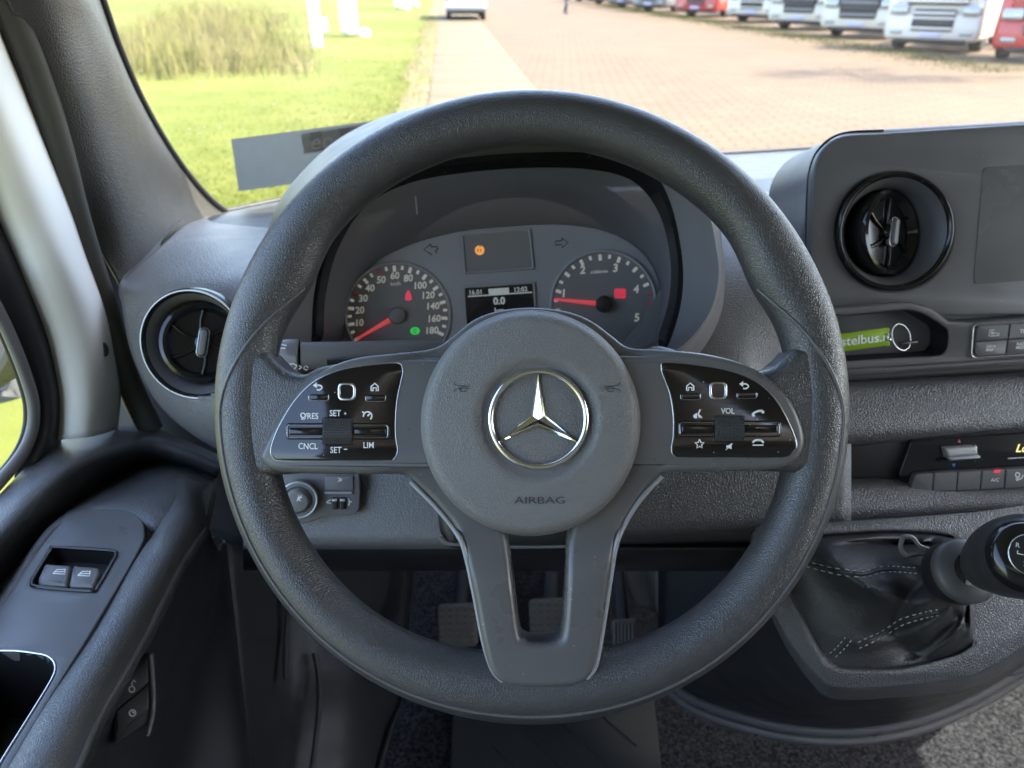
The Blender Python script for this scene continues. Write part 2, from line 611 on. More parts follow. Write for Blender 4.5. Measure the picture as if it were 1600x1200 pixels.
M['edge'] = plastic('edge_sheen_grey', (.30, .30, .31), .35)  # lighter grey carrying the highlight of the lower spoke's edges
M['silver'] = simple('silver_knob', (.55, .56, .57), .3, .6)
M['screen'] = plastic('screen_glass', (.125, .128, .135), .22, smudge=.05)
M['paper'] = simple('sticker_paper', (.20, .22, .23), .6)
M['paperdark'] = simple('sticker_dark', (.12, .13, .135), .6)
M['papertext'] = simple('sticker_text', (.27, .29, .29), .6)
def translucent(name, col, k=.4):
    m, nt, b = mat_base(name)
    out = [n for n in nt.nodes if n.type == 'OUTPUT_MATERIAL'][0]
    tc = N(nt, 'ShaderNodeTexCoord'); nz = N(nt, 'ShaderNodeTexNoise', i_Scale=60.0)
    nt.links.new(tc.outputs['Object'], nz.inputs['Vector'])
    mx = N(nt, 'ShaderNodeMix', data_type='RGBA')
    mx.inputs[6].default_value = tuple(c * .92 for c in col) + (1,); mx.inputs[7].default_value = tuple(c * 1.08 for c in col) + (1,)
    nt.links.new(nz.outputs['Fac'], mx.inputs[0]); nt.links.new(mx.outputs[2], b.inputs['Base Color'])
    b.inputs['Roughness'].default_value = .6
    tr = N(nt, 'ShaderNodeBsdfTranslucent'); nt.links.new(mx.outputs[2], tr.inputs[0])
    ms = N(nt, 'ShaderNodeMixShader'); ms.inputs[0].default_value = k
    nt.links.new(b.outputs[0], ms.inputs[1]); nt.links.new(tr.outputs[0], ms.inputs[2]); nt.links.new(ms.outputs[0], out.inputs[0])
    return m
M['paper'] = translucent('sticker_paper', (.15, .16, .155), .5)
M['paperdark'] = translucent('sticker_dark', (.105, .112, .11), .5)
M['papertext'] = translucent('sticker_text', (.20, .21, .205), .5)
M['glass'] = glass('window_glass', k=.8)
M['lens'] = glass('cluster_lens', tint=(.96, .96, .96), k=.5)

# ================================================================== large structure: ground outside
def gmat(name, c1, c2, scale, rough=.9, c3=None, bumpd=0.02, sc3=.15):
    m, nt, b = mat_base(name)
    tc = N(nt, 'ShaderNodeTexCoord')
    n1 = N(nt, 'ShaderNodeTexNoise', i_Scale=scale, i_Detail=8.0, i_Roughness=.65)
    nt.links.new(tc.outputs['Object'], n1.inputs['Vector'])
    mr = N(nt, 'ShaderNodeMapRange'); mr.inputs['From Min'].default_value = .32; mr.inputs['From Max'].default_value = .68
    nt.links.new(n1.outputs['Fac'], mr.inputs['Value'])
    mix = N(nt, 'ShaderNodeMix', data_type='RGBA')
    mix.inputs[6].default_value = c1 + (1,); mix.inputs[7].default_value = c2 + (1,)
    nt.links.new(mr.outputs[0], mix.inputs[0])
    last = mix.outputs[2]
    if c3:
        n2 = N(nt, 'ShaderNodeTexNoise', i_Scale=sc3, i_Detail=5.0)
        nt.links.new(tc.outputs['Object'], n2.inputs['Vector'])
        m2 = N(nt, 'ShaderNodeMapRange'); m2.inputs['From Min'].default_value = .45; m2.inputs['From Max'].default_value = .7
        nt.links.new(n2.outputs['Fac'], m2.inputs['Value'])
        x2 = N(nt, 'ShaderNodeMix', data_type='RGBA'); x2.inputs[7].default_value = c3 + (1,)
        nt.links.new(m2.outputs[0], x2.inputs[0]); nt.links.new(last, x2.inputs[6])
        last = x2.outputs[2]
    nt.links.new(last, b.inputs['Base Color'])
    b.inputs['Roughness'].default_value = rough
    b.inputs['Specular IOR Level'].default_value = .15
    bp = N(nt, 'ShaderNodeBump'); bp.inputs['Strength'].default_value = .6; bp.inputs['Distance'].default_value = bumpd
    nt.links.new(n1.outputs['Fac'], bp.inputs['Height']); nt.links.new(bp.outputs[0], b.inputs['Normal'])
    return m
M['lawn'] = gmat('lawn_grass', (.066, .078, .012), (.092, .100, .018), 1.2, c3=(.112, .108, .030), bumpd=.05)
M['field'] = gmat('far_field', (.17, .20, .05), (.30, .28, .11), .2)
M['soil'] = gmat('verge_soil', (.11, .085, .052), (.145, .112, .066), 3.0, c3=(.095, .11, .03), sc3=1.2)
M['slab'] = gmat('concrete_slab', (.100, .083, .055), (.116, .095, .063), 2.0, bumpd=.004)
def pavers():
    m, nt, b = mat_base('brick_pavers')
    tc = N(nt, 'ShaderNodeTexCoord')
    mp = N(nt, 'ShaderNodeMapping'); mp.inputs['Rotation'].default_value = (0, 0, R_(8))
    nt.links.new(tc.outputs['Object'], mp.inputs[0])
    br = N(nt, 'ShaderNodeTexBrick', i_Scale=1.0)
    br.inputs['Color1'].default_value = (0.1144, 0.0795, 0.0493, 1); br.inputs['Color2'].default_value = (0.0903, 0.0626, 0.0392, 1)
    br.inputs['Mortar'].default_value = (0.0369, 0.0260, 0.0169, 1)
    br.inputs['Mortar Size'].default_value = .016
    br.inputs['Brick Width'].default_value = .42; br.inputs['Row Height'].default_value = .21
    nt.links.new(mp.outputs[0], br.inputs['Vector'])
    nz = N(nt, 'ShaderNodeTexNoise', i_Scale=.35, i_Detail=6.0)
    nt.links.new(tc.outputs['Object'], nz.inputs['Vector'])
    mr = N(nt, 'ShaderNodeMapRange'); mr.inputs['From Min'].default_value = .35; mr.inputs['From Max'].default_value = .7
    mr.inputs['To Max'].default_value = .5
    nt.links.new(nz.outputs['Fac'], mr.inputs['Value'])
    mx = N(nt, 'ShaderNodeMix', data_type='RGBA'); mx.inputs[7].default_value = (0.1084, 0.0783, 0.0506, 1)
    nt.links.new(mr.outputs[0], mx.inputs[0]); nt.links.new(br.outputs['Color'], mx.inputs[6])
    nt.links.new(mx.outputs[2], b.inputs['Base Color'])
    b.inputs['Roughness'].default_value = .85
    b.inputs['Specular IOR Level'].default_value = .2
    bp = N(nt, 'ShaderNodeBump'); bp.inputs['Distance'].default_value = .006; bp.invert = True
    nt.links.new(br.outputs['Fac'], bp.inputs['Height']); nt.links.new(bp.outputs[0], b.inputs['Normal'])
    return m
M['pavers'] = pavers()
def quad(x0, y0, x1, y1, z):
    return [Vector((x0, y0, z)), Vector((x1, y0, z)), Vector((x1, y1, z)), Vector((x0, y1, z))], [(0, 1, 2, 3)]
obj('ground', quad(-900, -300, 900, 1500, -0.02), M['field'], smooth=0, kind='structure')
obj('paved_lot', quad(1.76, -14, 60, 95, 0.0), M['pavers'], smooth=0, kind='structure')
obj('verge', quad(-1.05, -14, -0.34, 95, -0.008), M['soil'], smooth=0, kind='structure')
# lawn with a soft ragged edge and gentle undulation
def lawn():
    vs, fs = [], []
    ny, nx = 110, 26
    for j in range(ny):
        y = -14 + 109 * j / (ny - 1)
        for i in range(nx):
            t = i / (nx - 1)
            edge = -.86 + .10 * math.sin(y * .9) + .07 * math.sin(y * 2.3 + 1) + random.uniform(-.04, .04)
            x = edge - 44 * t ** 1.7
            vs.append(Vector((x, y, .004 + .03 * (1 - math.exp(-t * 8)) + .02 * math.sin(x * .8) * t)))
    return vs, grid_faces(ny, nx)
obj('lawn', lawn(), M['lawn'], kind='structure')
path = obj('path', quad(-.335, -14, 1.755, 95, -0.004), M['soil'], smooth=0, kind='structure')
ROOT[path.name] = Vector((0, 0, 0))
def slab_mesh():
    f = Frame((0, 0, 0), (0, 0, 1), up=(0, 1, 0))
    return prism(f, [(-1.03, -.985), (1.03, -.985), (1.03, .985), (-1.03, .985)], 0, .016, bev=.006, seg=2)
vs_, fs_ = slab_mesh()
sl0 = obj('slab', (vs_, fs_), M['slab'], path)
sl0.location = (.71, 6, -.004)
for k in range(1, 34):
    c = sl0.copy(); COL.objects.link(c); c.parent = path
    c.location = (.71 + random.uniform(-.01, .01), 6 + 2.0 * k, -.004 + random.uniform(-.003, .003))
    c.rotation_euler = (random.uniform(-.002, .002), random.uniform(-.002, .002), 0)

# ================================================================== large structure: the van cab
VAN_L, VAN_R = -0.52, 1.55
def wing(px, py, d): return P(px, py, d)
# windscreen
WS_B = [P(332, 336, 1.24), P(560, 292, 1.36), P(900, 248, 1.45), P(1250, 236, 1.52), P(1600, 218, 1.60), P(1830, 214, 1.62)]
WS_T = [Vector((-.47, .84, 2.36)), Vector((-.15, .95, 2.40)), Vector((.30, 1.01, 2.41)), Vector((.75, 1.01, 2.41)), Vector((1.15, .93, 2.40)), Vector((1.50, .82, 2.36))]
WS_M = [(b * .5 + t * .5) + Vector((0, .05, .03)) for b, t in zip(WS_B, WS_T)]
WS_M[0] = P(146, -6, .845)
M['knurl'] = plastic('knurled_plastic', (.055, .058, .066), .32)
# ================================================================== steering wheel
W = Frame(P(827, 632, .487), roll=0.4)
wl = thing('steering_wheel', 'black grained three-spoke steering wheel with silver star emblem on its hub', 'steering wheel', W.o)
def rim_in(a):
    """inner edge radius in photo pixels at angle a (degrees)"""
    a = a % 360
    g = lambda c, s: math.exp(-(((a - c + 180) % 360 - 180) / s) ** 2)
    return 407 - 21 * g(270, 24) - 15 * g(152, 9) - 15 * g(28, 9) - 4 * g(180, 20) - 4 * g(0, 20)
def rim_w(a, ph, lift=0.0):
    """point of rim surface; a angle round the wheel, ph round the tube (0 outer, 90 front)"""
    k = .487 / PIX_F
    ri = rim_in(math.degrees(a)) * k
    ro = 493 * k
    rc, rr = (ri + ro) / 2, (ro - ri) / 2
    x = rc + (rr + lift) * math.cos(ph)
    c = W.pix(826.5, 631)
    return W.w(c[0] + x * math.cos(a), c[1] + x * math.sin(a), (.0172 + lift) * math.sin(ph))
vs = []
NA, NP = 220, 48
for i in range(NA):
    for k in range(NP):
        vs.append(rim_w(2 * math.pi * i / NA, 2 * math.pi * k / NP))
rim = obj('rim', (vs, grid_faces(NA, NP, True, True)), M['rim'], wl, smooth=80)
# raised seam running round the lower grip and turning in at the thumb rests
seam = []
for deg in np.linspace(-198, 18, 120):
    ph = 40.0
    e = min(deg + 198, 18 - deg)          # distance from the ends
    seam_in = max(0.0, 1 - (e - 0) / 20.0)
    ph = 56 + 106 * seam_in ** 1.5
    aa = deg + (9 * seam_in ** 2.5 * (1 if deg > -90 else -1))
    seam.append(rim_w(R_(aa), R_(ph), lift=.0001))
obj('seam', tube(seam, .0011, 8), M['spoke'], wl, smooth=80)

def sst(a, b, x):
    t = min(1, max(0, (x - a) / (b - a)))
    return t * t * (3 - 2 * t)
def wfz(u, v):
    r = math.hypot(u, v + .012)
    return .0075 * sst(.070, .100, r)
# leather pads where the spokes flow into the rim
padL = [(366, 545), (412, 548), (430, 563), (448, 579), (474, 585), (505, 572), (590, 560), (640, 560), (640, 700), (632, 738), (560, 740), (480, 740), (440, 742), (405, 742), (370, 720), (360, 690), (360, 630)]
padR = [(1290, 541), (1244, 544), (1226, 559), (1208, 574), (1182, 580), (1150, 566), (1080, 553), (1010, 550), (1010, 700), (1022, 735), (1090, 736), (1180, 736), (1222, 738), (1255, 738), (1288, 716), (1296, 690), (1296, 630)]
for pl in (padL, padR):
    obj('spoke_pad', prism(W, pixloop(W, pl, .012, 5), -.012, .0148, bev=.0065, seg=6), M['rim'], wl, smooth=60)
bez = [(408, 706), (410, 723), (428, 736), (470, 740), (560, 742), (622, 742), (645, 756), (684, 797), (712, 832), (724, 860), (738, 925), (752, 1000), (764, 1044), (782, 1066), (815, 1074), (850, 1075), (890, 1073), (915, 1064), (930, 1040), (940, 990), (950, 925), (960, 860), (972, 825), (998, 783), (1032, 744), (1060, 738), (1130, 737), (1205, 734), (1242, 722), (1257, 700), (1256, 670), (1238, 628), (1205, 592), (1160, 567), (1100, 552), (1030, 545), (985, 541), (958, 522), (925, 498), (885, 483), (830, 477), (775, 483), (735, 499), (700, 527), (672, 543), (620, 551), (560, 558), (515, 573), (474, 602), (440, 648)]
slot = [(790, 790), (794, 852), (802, 915), (811, 985), (817, 1000), (832, 1005), (856, 1005), (872, 1000), (879, 985), (884, 915), (887, 850), (890, 790)]
obj('spoke_frame', prism(W, [pixloop(W, bez, .018, 4), pixloop(W, slot, .018, 4)], -.004, .0122, bev=.0048, seg=5, wf=wfz), M['spoke'], wl, smooth=50)
# sky sheen on the lower spoke's bevelled edges, painted as lighter grey strips
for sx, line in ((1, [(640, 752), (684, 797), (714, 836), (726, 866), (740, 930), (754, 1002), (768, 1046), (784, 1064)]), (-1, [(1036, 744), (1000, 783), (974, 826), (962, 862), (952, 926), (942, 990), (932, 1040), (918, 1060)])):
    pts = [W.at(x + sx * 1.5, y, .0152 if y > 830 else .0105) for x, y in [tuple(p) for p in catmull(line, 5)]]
    obj('edge_sheen', tube(pts, .0016, 8), M['edge'], wl, smooth=80)
# hub
HC, EC = (829, 662), (841, 655)
hubv = []
NT, NR = 96, 34
hs = W.mpp(829, 662)
for j in range(NR + 1):
    t = j / NR
    for i in range(NT):
        a = 2 * math.pi * i / NT
        bx, by = HC[0] + 180 * math.cos(a), HC[1] - 185 * math.sin(a)
        x, y = EC[0] + (bx - EC[0]) * t, EC[1] + (by - EC[1]) * t
        de = math.hypot(x - EC[0], y - EC[1])
        rho = math.hypot((x - HC[0]) / 180, (y - HC[1]) / 185)
        dome = .029 + .004 * (1 - rho ** 2)
        edge = 1 - min(1, max(0, (1 - rho) / .14))
        wz = dome - .020 * (1 - math.sqrt(max(0, 1 - edge ** 2.2)))
        wz -= .0042 * (1 - sst(82, 100, de))      # dished seat of the emblem
        u, v = W.pix(x, y, .03)
        hubv.append(W.w(u, v, wz))
base = len(hubv)
for i in range(NT):
    a = 2 * math.pi * i / NT
    u, v = W.pix(HC[0] + 179 * math.cos(a), HC[1] - 184 * math.sin(a), .03)
    hubv.append(W.w(u, v, -.002))
hubf = grid_faces(NR + 2, NT, True)
hub = obj('airbag_cover', (hubv, hubf), M['hub'], wl, smooth=60)
EF = W.sub(*W.pix(EC[0], EC[1], .030), .0288)
ps = W.mpp(841, 655) * (.487 - .030) / .487
prof = [((74.5 + 5 * math.cos(R_(a))) * ps, .0012 + .0021 * math.sin(R_(a))) for a in range(-40, 221, 20)]
em = obj('emblem_ring', lathe(EF, prof, 72), M['chrome'], hub, smooth=60)
def star():
    vs, fs = [], []
    vs.append(EF.w(0, 0, .0050))
    for k in range(3):
        a = R_(90 + 120 * k)
        b = R_(90 + 120 * k + 60)
        vs.append(EF.w(71 * ps * math.cos(a), 71 * ps * math.sin(a), .0016))     # tip
        vs.append(EF.w(13 * ps * math.cos(b), 13 * ps * math.sin(b), .0006))     # notch
    for k in range(3):
        t, n1 = 1 + 2 * k, 2 + 2 * k
        n0 = 2 + 2 * ((k - 1) % 3)
        fs += [(0, n0, t), (0, t, n1)]
    low = len(vs)
    order = [1, 2, 3, 4, 5, 6]
    for i in order:
        vs.append(vs[i] - EF.n * .003)
    for i in range(6):
        j = (i + 1) % 6
        fs.append((order[i], order[j], low + j, low + i))
    return vs, fs
obj('emblem_star', star(), M['chrome'], hub, smooth=0)
hb = bvh(hub)
def onhub(l, lift=.0001):
    return [hit(hb, x, y, lift) for x, y in l]
def hubline(lines, r, name):
    parts = [tube(onhub([tuple(p) for p in catmull(l, 4)]), r, 6) for l in lines]
    return obj(name, merge(*parts), M['hubtext'], hub, smooth=60)
for cx, sg in ((722, 1), (956, -1)):
    hubline([[(cx - 13 * sg, 597), (cx - 9 * sg, 602), (cx + 12 * sg, 603.5)], [(cx - 13 * sg, 613), (cx - 9 * sg, 608), (cx + 12 * sg, 606.5)], circ(cx + 2 * sg, 608, 6, 4, n=12)], .00022, 'horn_symbol')
at_v, at_f = text_mesh('AIRBAG', 0.0)
xs = [v.x for v in at_v]; x0, x1 = min(xs), max(xs)
outv = []
for v in at_v:
    px = 843 + (v.x - (x0 + x1) / 2) / (x1 - x0) * 79
    py = 782 - v.y * 15.5
    outv.append(hit(hb, px, py, .00035))
obj('lettering', (outv, at_f), M['hubtext'], hub, smooth=0, fix=False)

# glossy control panels
insL = [(619, 568), (628, 577), (626, 592), (620, 620), (617, 650), (617, 682), (620, 704), (614, 717), (600, 719), (520, 719.5), (440, 719), (427, 714), (424, 701), (436, 668), (460, 628), (490, 598), (528, 580), (570, 572)]
insR = [(1040, 567), (1034.5, 575), (1037, 586), (1048, 616), (1053, 650), (1053, 682), (1050, 702), (1055, 712), (1068, 714.5), (1140, 714.5), (1222, 714.5), (1238, 706), (1244, 692), (1228, 652), (1208, 620), (1180, 596), (1140, 580), (1090, 571)]
WP = .0203
def module(ins, side):
    pan = obj('control_panel', prism(W, pixloop(W, ins, WP, 4), .004, WP, bev=.0006, seg=2), M['piano'], wl, smooth=40)
    lp = pixloop(W, ins, WP, 4)
    lp = inset(lp if area2(lp) > 0 else lp[::-1], -.0004)
    obj('trim_line', tube([W.w(u, v, WP - .0004) for u, v in lp], .0003, 6, closed=True), M['satinchrome'], pan, smooth=80)
    return pan
pL, pR = module(insL, 'l'), module(insR, 'r')
def key(pan, px, py, wpx=29, hpx=9):
    f = prism(W, roundpix(W, [(px - wpx / 2, py - hpx / 2), (px + wpx / 2, py - hpx / 2), (px + wpx / 2, py + hpx / 2), (px - wpx / 2, py + hpx / 2)], .0012, WP), WP - .001, WP + .0009, bev=.0007, seg=3)
    obj('key', f, M['piano'], pan, smooth=60)
    pts = roundpix(W, [(px - wpx / 2 - 1, py - hpx / 2 - 1), (px + wpx / 2 + 1, py - hpx / 2 - 1), (px + wpx / 2 + 1, py + hpx / 2 + 1), (px - wpx / 2 - 1, py + hpx / 2 + 1)], .0014, WP)
    k = len(pts) // 2
    low = pts[int(len(pts) * .40):] + pts[:1]
    obj('key_edge', tube([W.w(u, v, WP + .0001) for u, v in low], .00022, 6), M['satinchrome'], pan, smooth=80)
def touchpad(pan, px, py):
    s = 14
    o = roundpix(W, [(px - s, py - s), (px + s, py - s), (px + s, py + s), (px - s, py + s)], .0034, WP, 5)
    i = roundpix(W, [(px - s + 4, py - s + 4), (px + s - 4, py - s + 4), (px + s - 4, py + s - 4), (px - s + 4, py + s - 4)], .0026, WP, 5)
    obj('touch_pad_frame', prism(W, [o, i], WP - .001, WP + .0006, bev=.0005, seg=3), M['satinchrome'], pan, smooth=60)
    obj('touch_pad', prism(W, i, WP - .001, WP + .0002, bev=.0002, seg=1), M['piano'], pan)
def rocker(pan, x0, x1, y, h, rx, rw, rh):
    o = roundpix(W, [(x0, y - h / 2), (x1, y - h / 2), (x1, y + h / 2), (x0, y + h / 2)], .0026, WP, 4)
    i = roundpix(W, [(x0 + 3, y - h / 2 + 3), (x1 - 3, y - h / 2 + 3), (x1 - 3, y + h / 2 - 3), (x0 + 3, y + h / 2 - 3)], .0018, WP, 4)
    obj('rocker_frame', prism(W, [o, i], WP - .001, WP + .0008, bev=.0006, seg=3), M['piano'], pan, smooth=60)
    pts = [W.w(u, v, WP + .0006) for u, v in i]
    obj('rocker_edge', tube(pts, .0002, 6, closed=True), M['satinchrome'], pan, smooth=80)
    for a, b in ((x0 + 5, rx - rw / 2 - 2), (rx + rw / 2 + 2, x1 - 5)):
        bar = roundpix(W, [(a, y - 6), (b, y - 6), (b, y + 6), (a, y + 6)], .0012, WP)
        obj('rocker', prism(W, bar, WP - .001, WP + .0014, bev=.0012, seg=4), M['piano'], pan, smooth=60)
    # knurled roller
    k = W.mpp(rx, y)
    u0, v0 = W.pix(rx, y, WP)
    parts = []
    rad = rh * k * .62
    cen = WP - rad * .62
    n = 20
    vs = []
    for sx in (-1, 1):
        for q in range(n + 1):
            a = R_(10 + 160 * q / n)
            vs.append(W.w(u0 + sx * rw * k / 2, v0 + rad * math.cos(a), cen + rad * math.sin(a)))
    fs = [(q, q + 1, n + 2 + q, n + 1 + q) for q in range(n)] + [tuple(range(n, -1, -1)), tuple(range(n + 1, 2 * n + 2))]
    parts.append((vs, fs))
    for q in range(12):
        a = R_(36 + 108 * q / 11)
        for c in range(11):
            uu = u0 + (c - 5) / 5.6 * rw * k / 2
            ca, sa = math.cos(a), math.sin(a)
            ctr = W.w(uu, v0 + rad * ca, cen + rad * sa)
            nn = W.v * ca + W.n * sa
            tt = W.v * -sa + W.n * ca
            s = .00055
            b0 = [ctr + W.u * s * i + tt * s * j for i, j in ((-1, -1), (1, -1), (1, 1), (-1, 1))]
            parts.append((b0 + [ctr + nn * .0009], [(0, 1, 4), (1, 2, 4), (2, 3, 4), (3, 0, 4)]))
    obj('roller', merge(*parts), M['knurl'], pan, smooth=0, fix=False)
    fr_ = roundpix(W, [(rx - rw / 2 - 3, y - rh / 2 - 2), (rx + rw / 2 + 3, y - rh / 2 - 2), (rx + rw / 2 + 3, y + rh / 2 + 2), (rx - rw / 2 - 3, y + rh / 2 + 2)], .001, WP)
    obj('roller_edge', tube([W.w(u, v, WP + .0003) for u, v in fr_], .0003, 6, closed=True), M['gloss'], pan, smooth=80)
key(pL, 498, 620.5); key(pL, 587, 621.5); touchpad(pL, 542, 612)
key(pR, 1079, 619); key(pR, 1167, 617); touchpad(pR, 1122, 610.5)
rocker(pL, 446, 609, 674, 26, 528.5, 43, 38)
rocker(pR, 1059, 1220, 670, 26, 1139, 42, 36)
pr = M['print']
def back_icon(pan, cx, cy):
    fills(W, [[(cx - 8, cy - 3), (cx - 2, cy - 7.5), (cx - 2, cy + 1.5)]], pr, pan, WP)
    strokes(W, [[(cx - 3, cy - 3), (cx + 3, cy - 3), (cx + 6.5, cy + .5), (cx + 3, cy + 4), (cx - 2, cy + 4)]], 2.6, pr, pan, WP, sm=3)
def home_icon(pan, cx, cy):
    strokes(W, [[(cx - 5.5, cy + 5.5), (cx - 5.5, cy - 1), (cx, cy - 6), (cx + 5.5, cy - 1), (cx + 5.5, cy + 5.5), (cx + 2.6, cy + 5.5), (cx + 2.6, cy + 1), (cx - 2.6, cy + 1), (cx - 2.6, cy + 5.5), (cx - 5.5, cy + 5.5)]], 2.2, pr, pan, WP)
back_icon(pL, 497, 605); home_icon(pL, 585.5, 605)
home_icon(pR, 1078.5, 604.5); back_icon(pR, 1163, 603)
def wt(pan, s, x, y, h, bold=.012, wide=.86):
    text(W, s, x, y, h, pr, pan, WP, bold=bold, wide=wide)
wt(pL, 'SET', 524, 645.5, 9); wt(pL, '+', 539.5, 646, 6); wt(pL, '/RES', 487, 650, 9)
wt(pL, 'CNCL', 481.5, 697, 9); wt(pL, 'SET', 525, 703, 9); wt(pL, '-', 540, 702, 9, wide=1.4); wt(pL, 'LIM', 576, 695.5, 9)
strokes(W, [circ(473.5, 649, 3.6, n=12) + [(477.1, 649)], [(472, 653), (472, 656)], [(475, 653), (475, 656)]], 1.8, pr, pL, WP)
strokes(W, [circ(574.5, 650, 6.5, n=16, a0=-50, a1=190), [(574.5, 650), (578, 646.5)], [(566, 643), (570, 646)]], 2.4, pr, pL, WP)
wt(pR, 'VOL', 1137, 642, 8.5)
fills(W, [[(1083, 649), (1089, 645), (1089, 654), (1084, 653)]], pr, pR, WP)
strokes(W, [[(1094, 640), (1091, 647), (1097, 653)], [(1091, 647), (1093, 653)]], 2.4, pr, pR, WP)
strokes(W, [[(1175.5, 648.5), (1178, 645.5), (1184, 642.5), (1190, 642), (1193, 644)]], 3.4, pr, pR, WP, sm=3)
strokes(W, [[(1175.5, 649.5), (1179, 648)], [(1190, 643.5), (1194, 644)]], 4.4, pr, pR, WP)
st = []
for k in range(11):
    r = 7.5 if k % 2 == 0 else 3.4
    st.append((1093 + r * math.sin(R_(36 * k)), 694 - r * math.cos(R_(36 * k))))
strokes(W, [st], 2.0, pr, pR, WP)
fills(W, [[(1135, 696), (1138, 696), (1143, 692.5), (1143, 702), (1138, 699.5), (1135, 699.5)]], pr, pR, WP)
strokes(W, [[(1145, 693), (1134, 703)]], 1.4, pr, pR, WP)
strokes(W, [[(1176, 692), (1179, 688.5), (1184.5, 687.5), (1190, 688.5), (1193, 692)]], 3.2, pr, pR, WP, sm=3)
strokes(W, [[(1176, 695.5), (1193, 695.5)]], 2.0, pr, pR, WP)

# ================================================================== steering column: shroud and stalk
sh = thing('steering_column', 'dark plastic steering column cover behind the steering wheel hub', 'steering column', P(830, 660, .60))
SF = Frame(P(830, 660, .60), W.n)
obj('shroud', prism(SF, pixloop(SF, [(690, 600), (700, 555), (760, 520), (900, 520), (960, 555), (968, 640), (960, 760), (935, 842), (900, 856), (740, 856), (694, 840), (686, 760)], 0, 4), -.22, 0.02, bev=.012, seg=4), M['black'], sh, smooth=50)
obj('neck', lathe(SF, [(.030, .01), (.032, .115)], 32), M['black'], sh)
obj('shroud_lip', tube([SF.at(x, y, .016) for x, y in catmull([(688, 838), (698, 848), (720, 850), (800, 853), (920, 852)], 5)], .0022, 8), M['grey'], sh, smooth=80)
stk = thing('column_stalk', 'dark grey control stalk with wiper symbol left of the steering column', 'control stalk', P(450, 557, .585))
pth = [P(424, 557, .588), P(427, 557, .588), P(436, 557, .588), P(450, 557, .588), P(468, 556.5, .588), P(469, 556.5, .588)]
dv = (UP * 1.0).normalized()
obj('stalk_tip', tube(pth, [.004, .009, .0122, .0132, .0136, .0128], 28, flat=(FW, .7)), M['hood'], stk, smooth=50)
obj('stalk_arm', tube([P(470, 556, .588), P(520, 555, .592), P(600, 552, .60), P(690, 548, .612)], [.0108, .0105, .0100, .0095], 28, flat=(FW, .7)), M['hood'], stk, smooth=50)
obj('turn_ring', tube([P(511, 566, .580), P(600, 563, .589)], .0030, 10), M['black'], stk)
sf2 = Frame(P(455, 570, .578))
strokes(sf2, [[(449, 571), (452, 577), (460, 577), (464, 571), (457, 568), (449, 571)], [(456, 577), (454, 571)], [(467, 571), (471, 574), (467, 577)]], 1.8, pr, stk, .0005)
strokes(sf2, [circ(478, 575, 3.2, n=10)], 1.3, pr, stk, -.002)
strokes(sf2, [[(474, 558), (484, 557.5)]], 1.4, pr, stk, -.001)
strokes(sf2, [[(433, 541), (440, 538), (448, 540)], [(436, 544), (446, 544)]], 2.0, pr, stk, -.001)

# ================================================================== dashboard
dash = thing('dashboard', 'dark grey grained plastic dashboard running behind the steering wheel', 'dashboard', P(800, 700, .9))
# top sheet from the windscreen down to the fascias
top_rows = [
    [P(x, y, d) for x, y, d in ((338, 334, 1.22), (560, 292, 1.34), (900, 250, 1.43), (1145, 239.5, 1.49), (1290, 230.5, 1.51), (1450, 222, 1.56), (1640, 212, 1.58), (1830, 208, 1.60))],
    [P(x, y, d) for x, y, d in ((330, 338, 1.12), (560, 305, 1.22), (900, 262, 1.34), (1145, 252, 1.38), (1290, 244, 1.40), (1450, 236, 1.44), (1640, 228, 1.46), (1830, 222, 1.48))],
    [P(x, y, d) for x, y, d in ((300, 350, 1.02), (540, 335, 1.05), (900, 300, 1.05), (1130, 290, 1.08), (1255, 285, 1.08), (1450, 290, 1.08), (1640, 285, 1.10), (1830, 280, 1.12))],
    [P(x, y, d) for x, y, d in ((285, 362, .98), (520, 360, .97), (900, 350, .95), (1110, 335, .95), (1240, 330, .93), (1450, 345, .92), (1640, 340, .94), (1830, 335, .96))],
    [P(x, y, d) for x, y, d in ((270, 374, .95), (520, 385, .93), (900, 390, .90), (1110, 400, .86), (1240, 400, .84), (1450, 400, .86), (1640, 400, .88), (1830, 400, .90))],
    [P(x, y, d) for x, y, d in ((262, 390, .95), (520, 450, .92), (900, 470, .90), (1110, 500, .82), (1240, 510, .80), (1450, 520, .84), (1640, 520, .86), (1830, 520, .88))],
]
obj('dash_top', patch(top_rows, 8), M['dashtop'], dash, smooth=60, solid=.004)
obj('windscreen_gasket', tube([p + Vector((0, -.004, .002)) for p in [Vector(q) for q in catmull(top_rows[0], 8)]], .0045, 8), M['rubber'], dash, smooth=80)
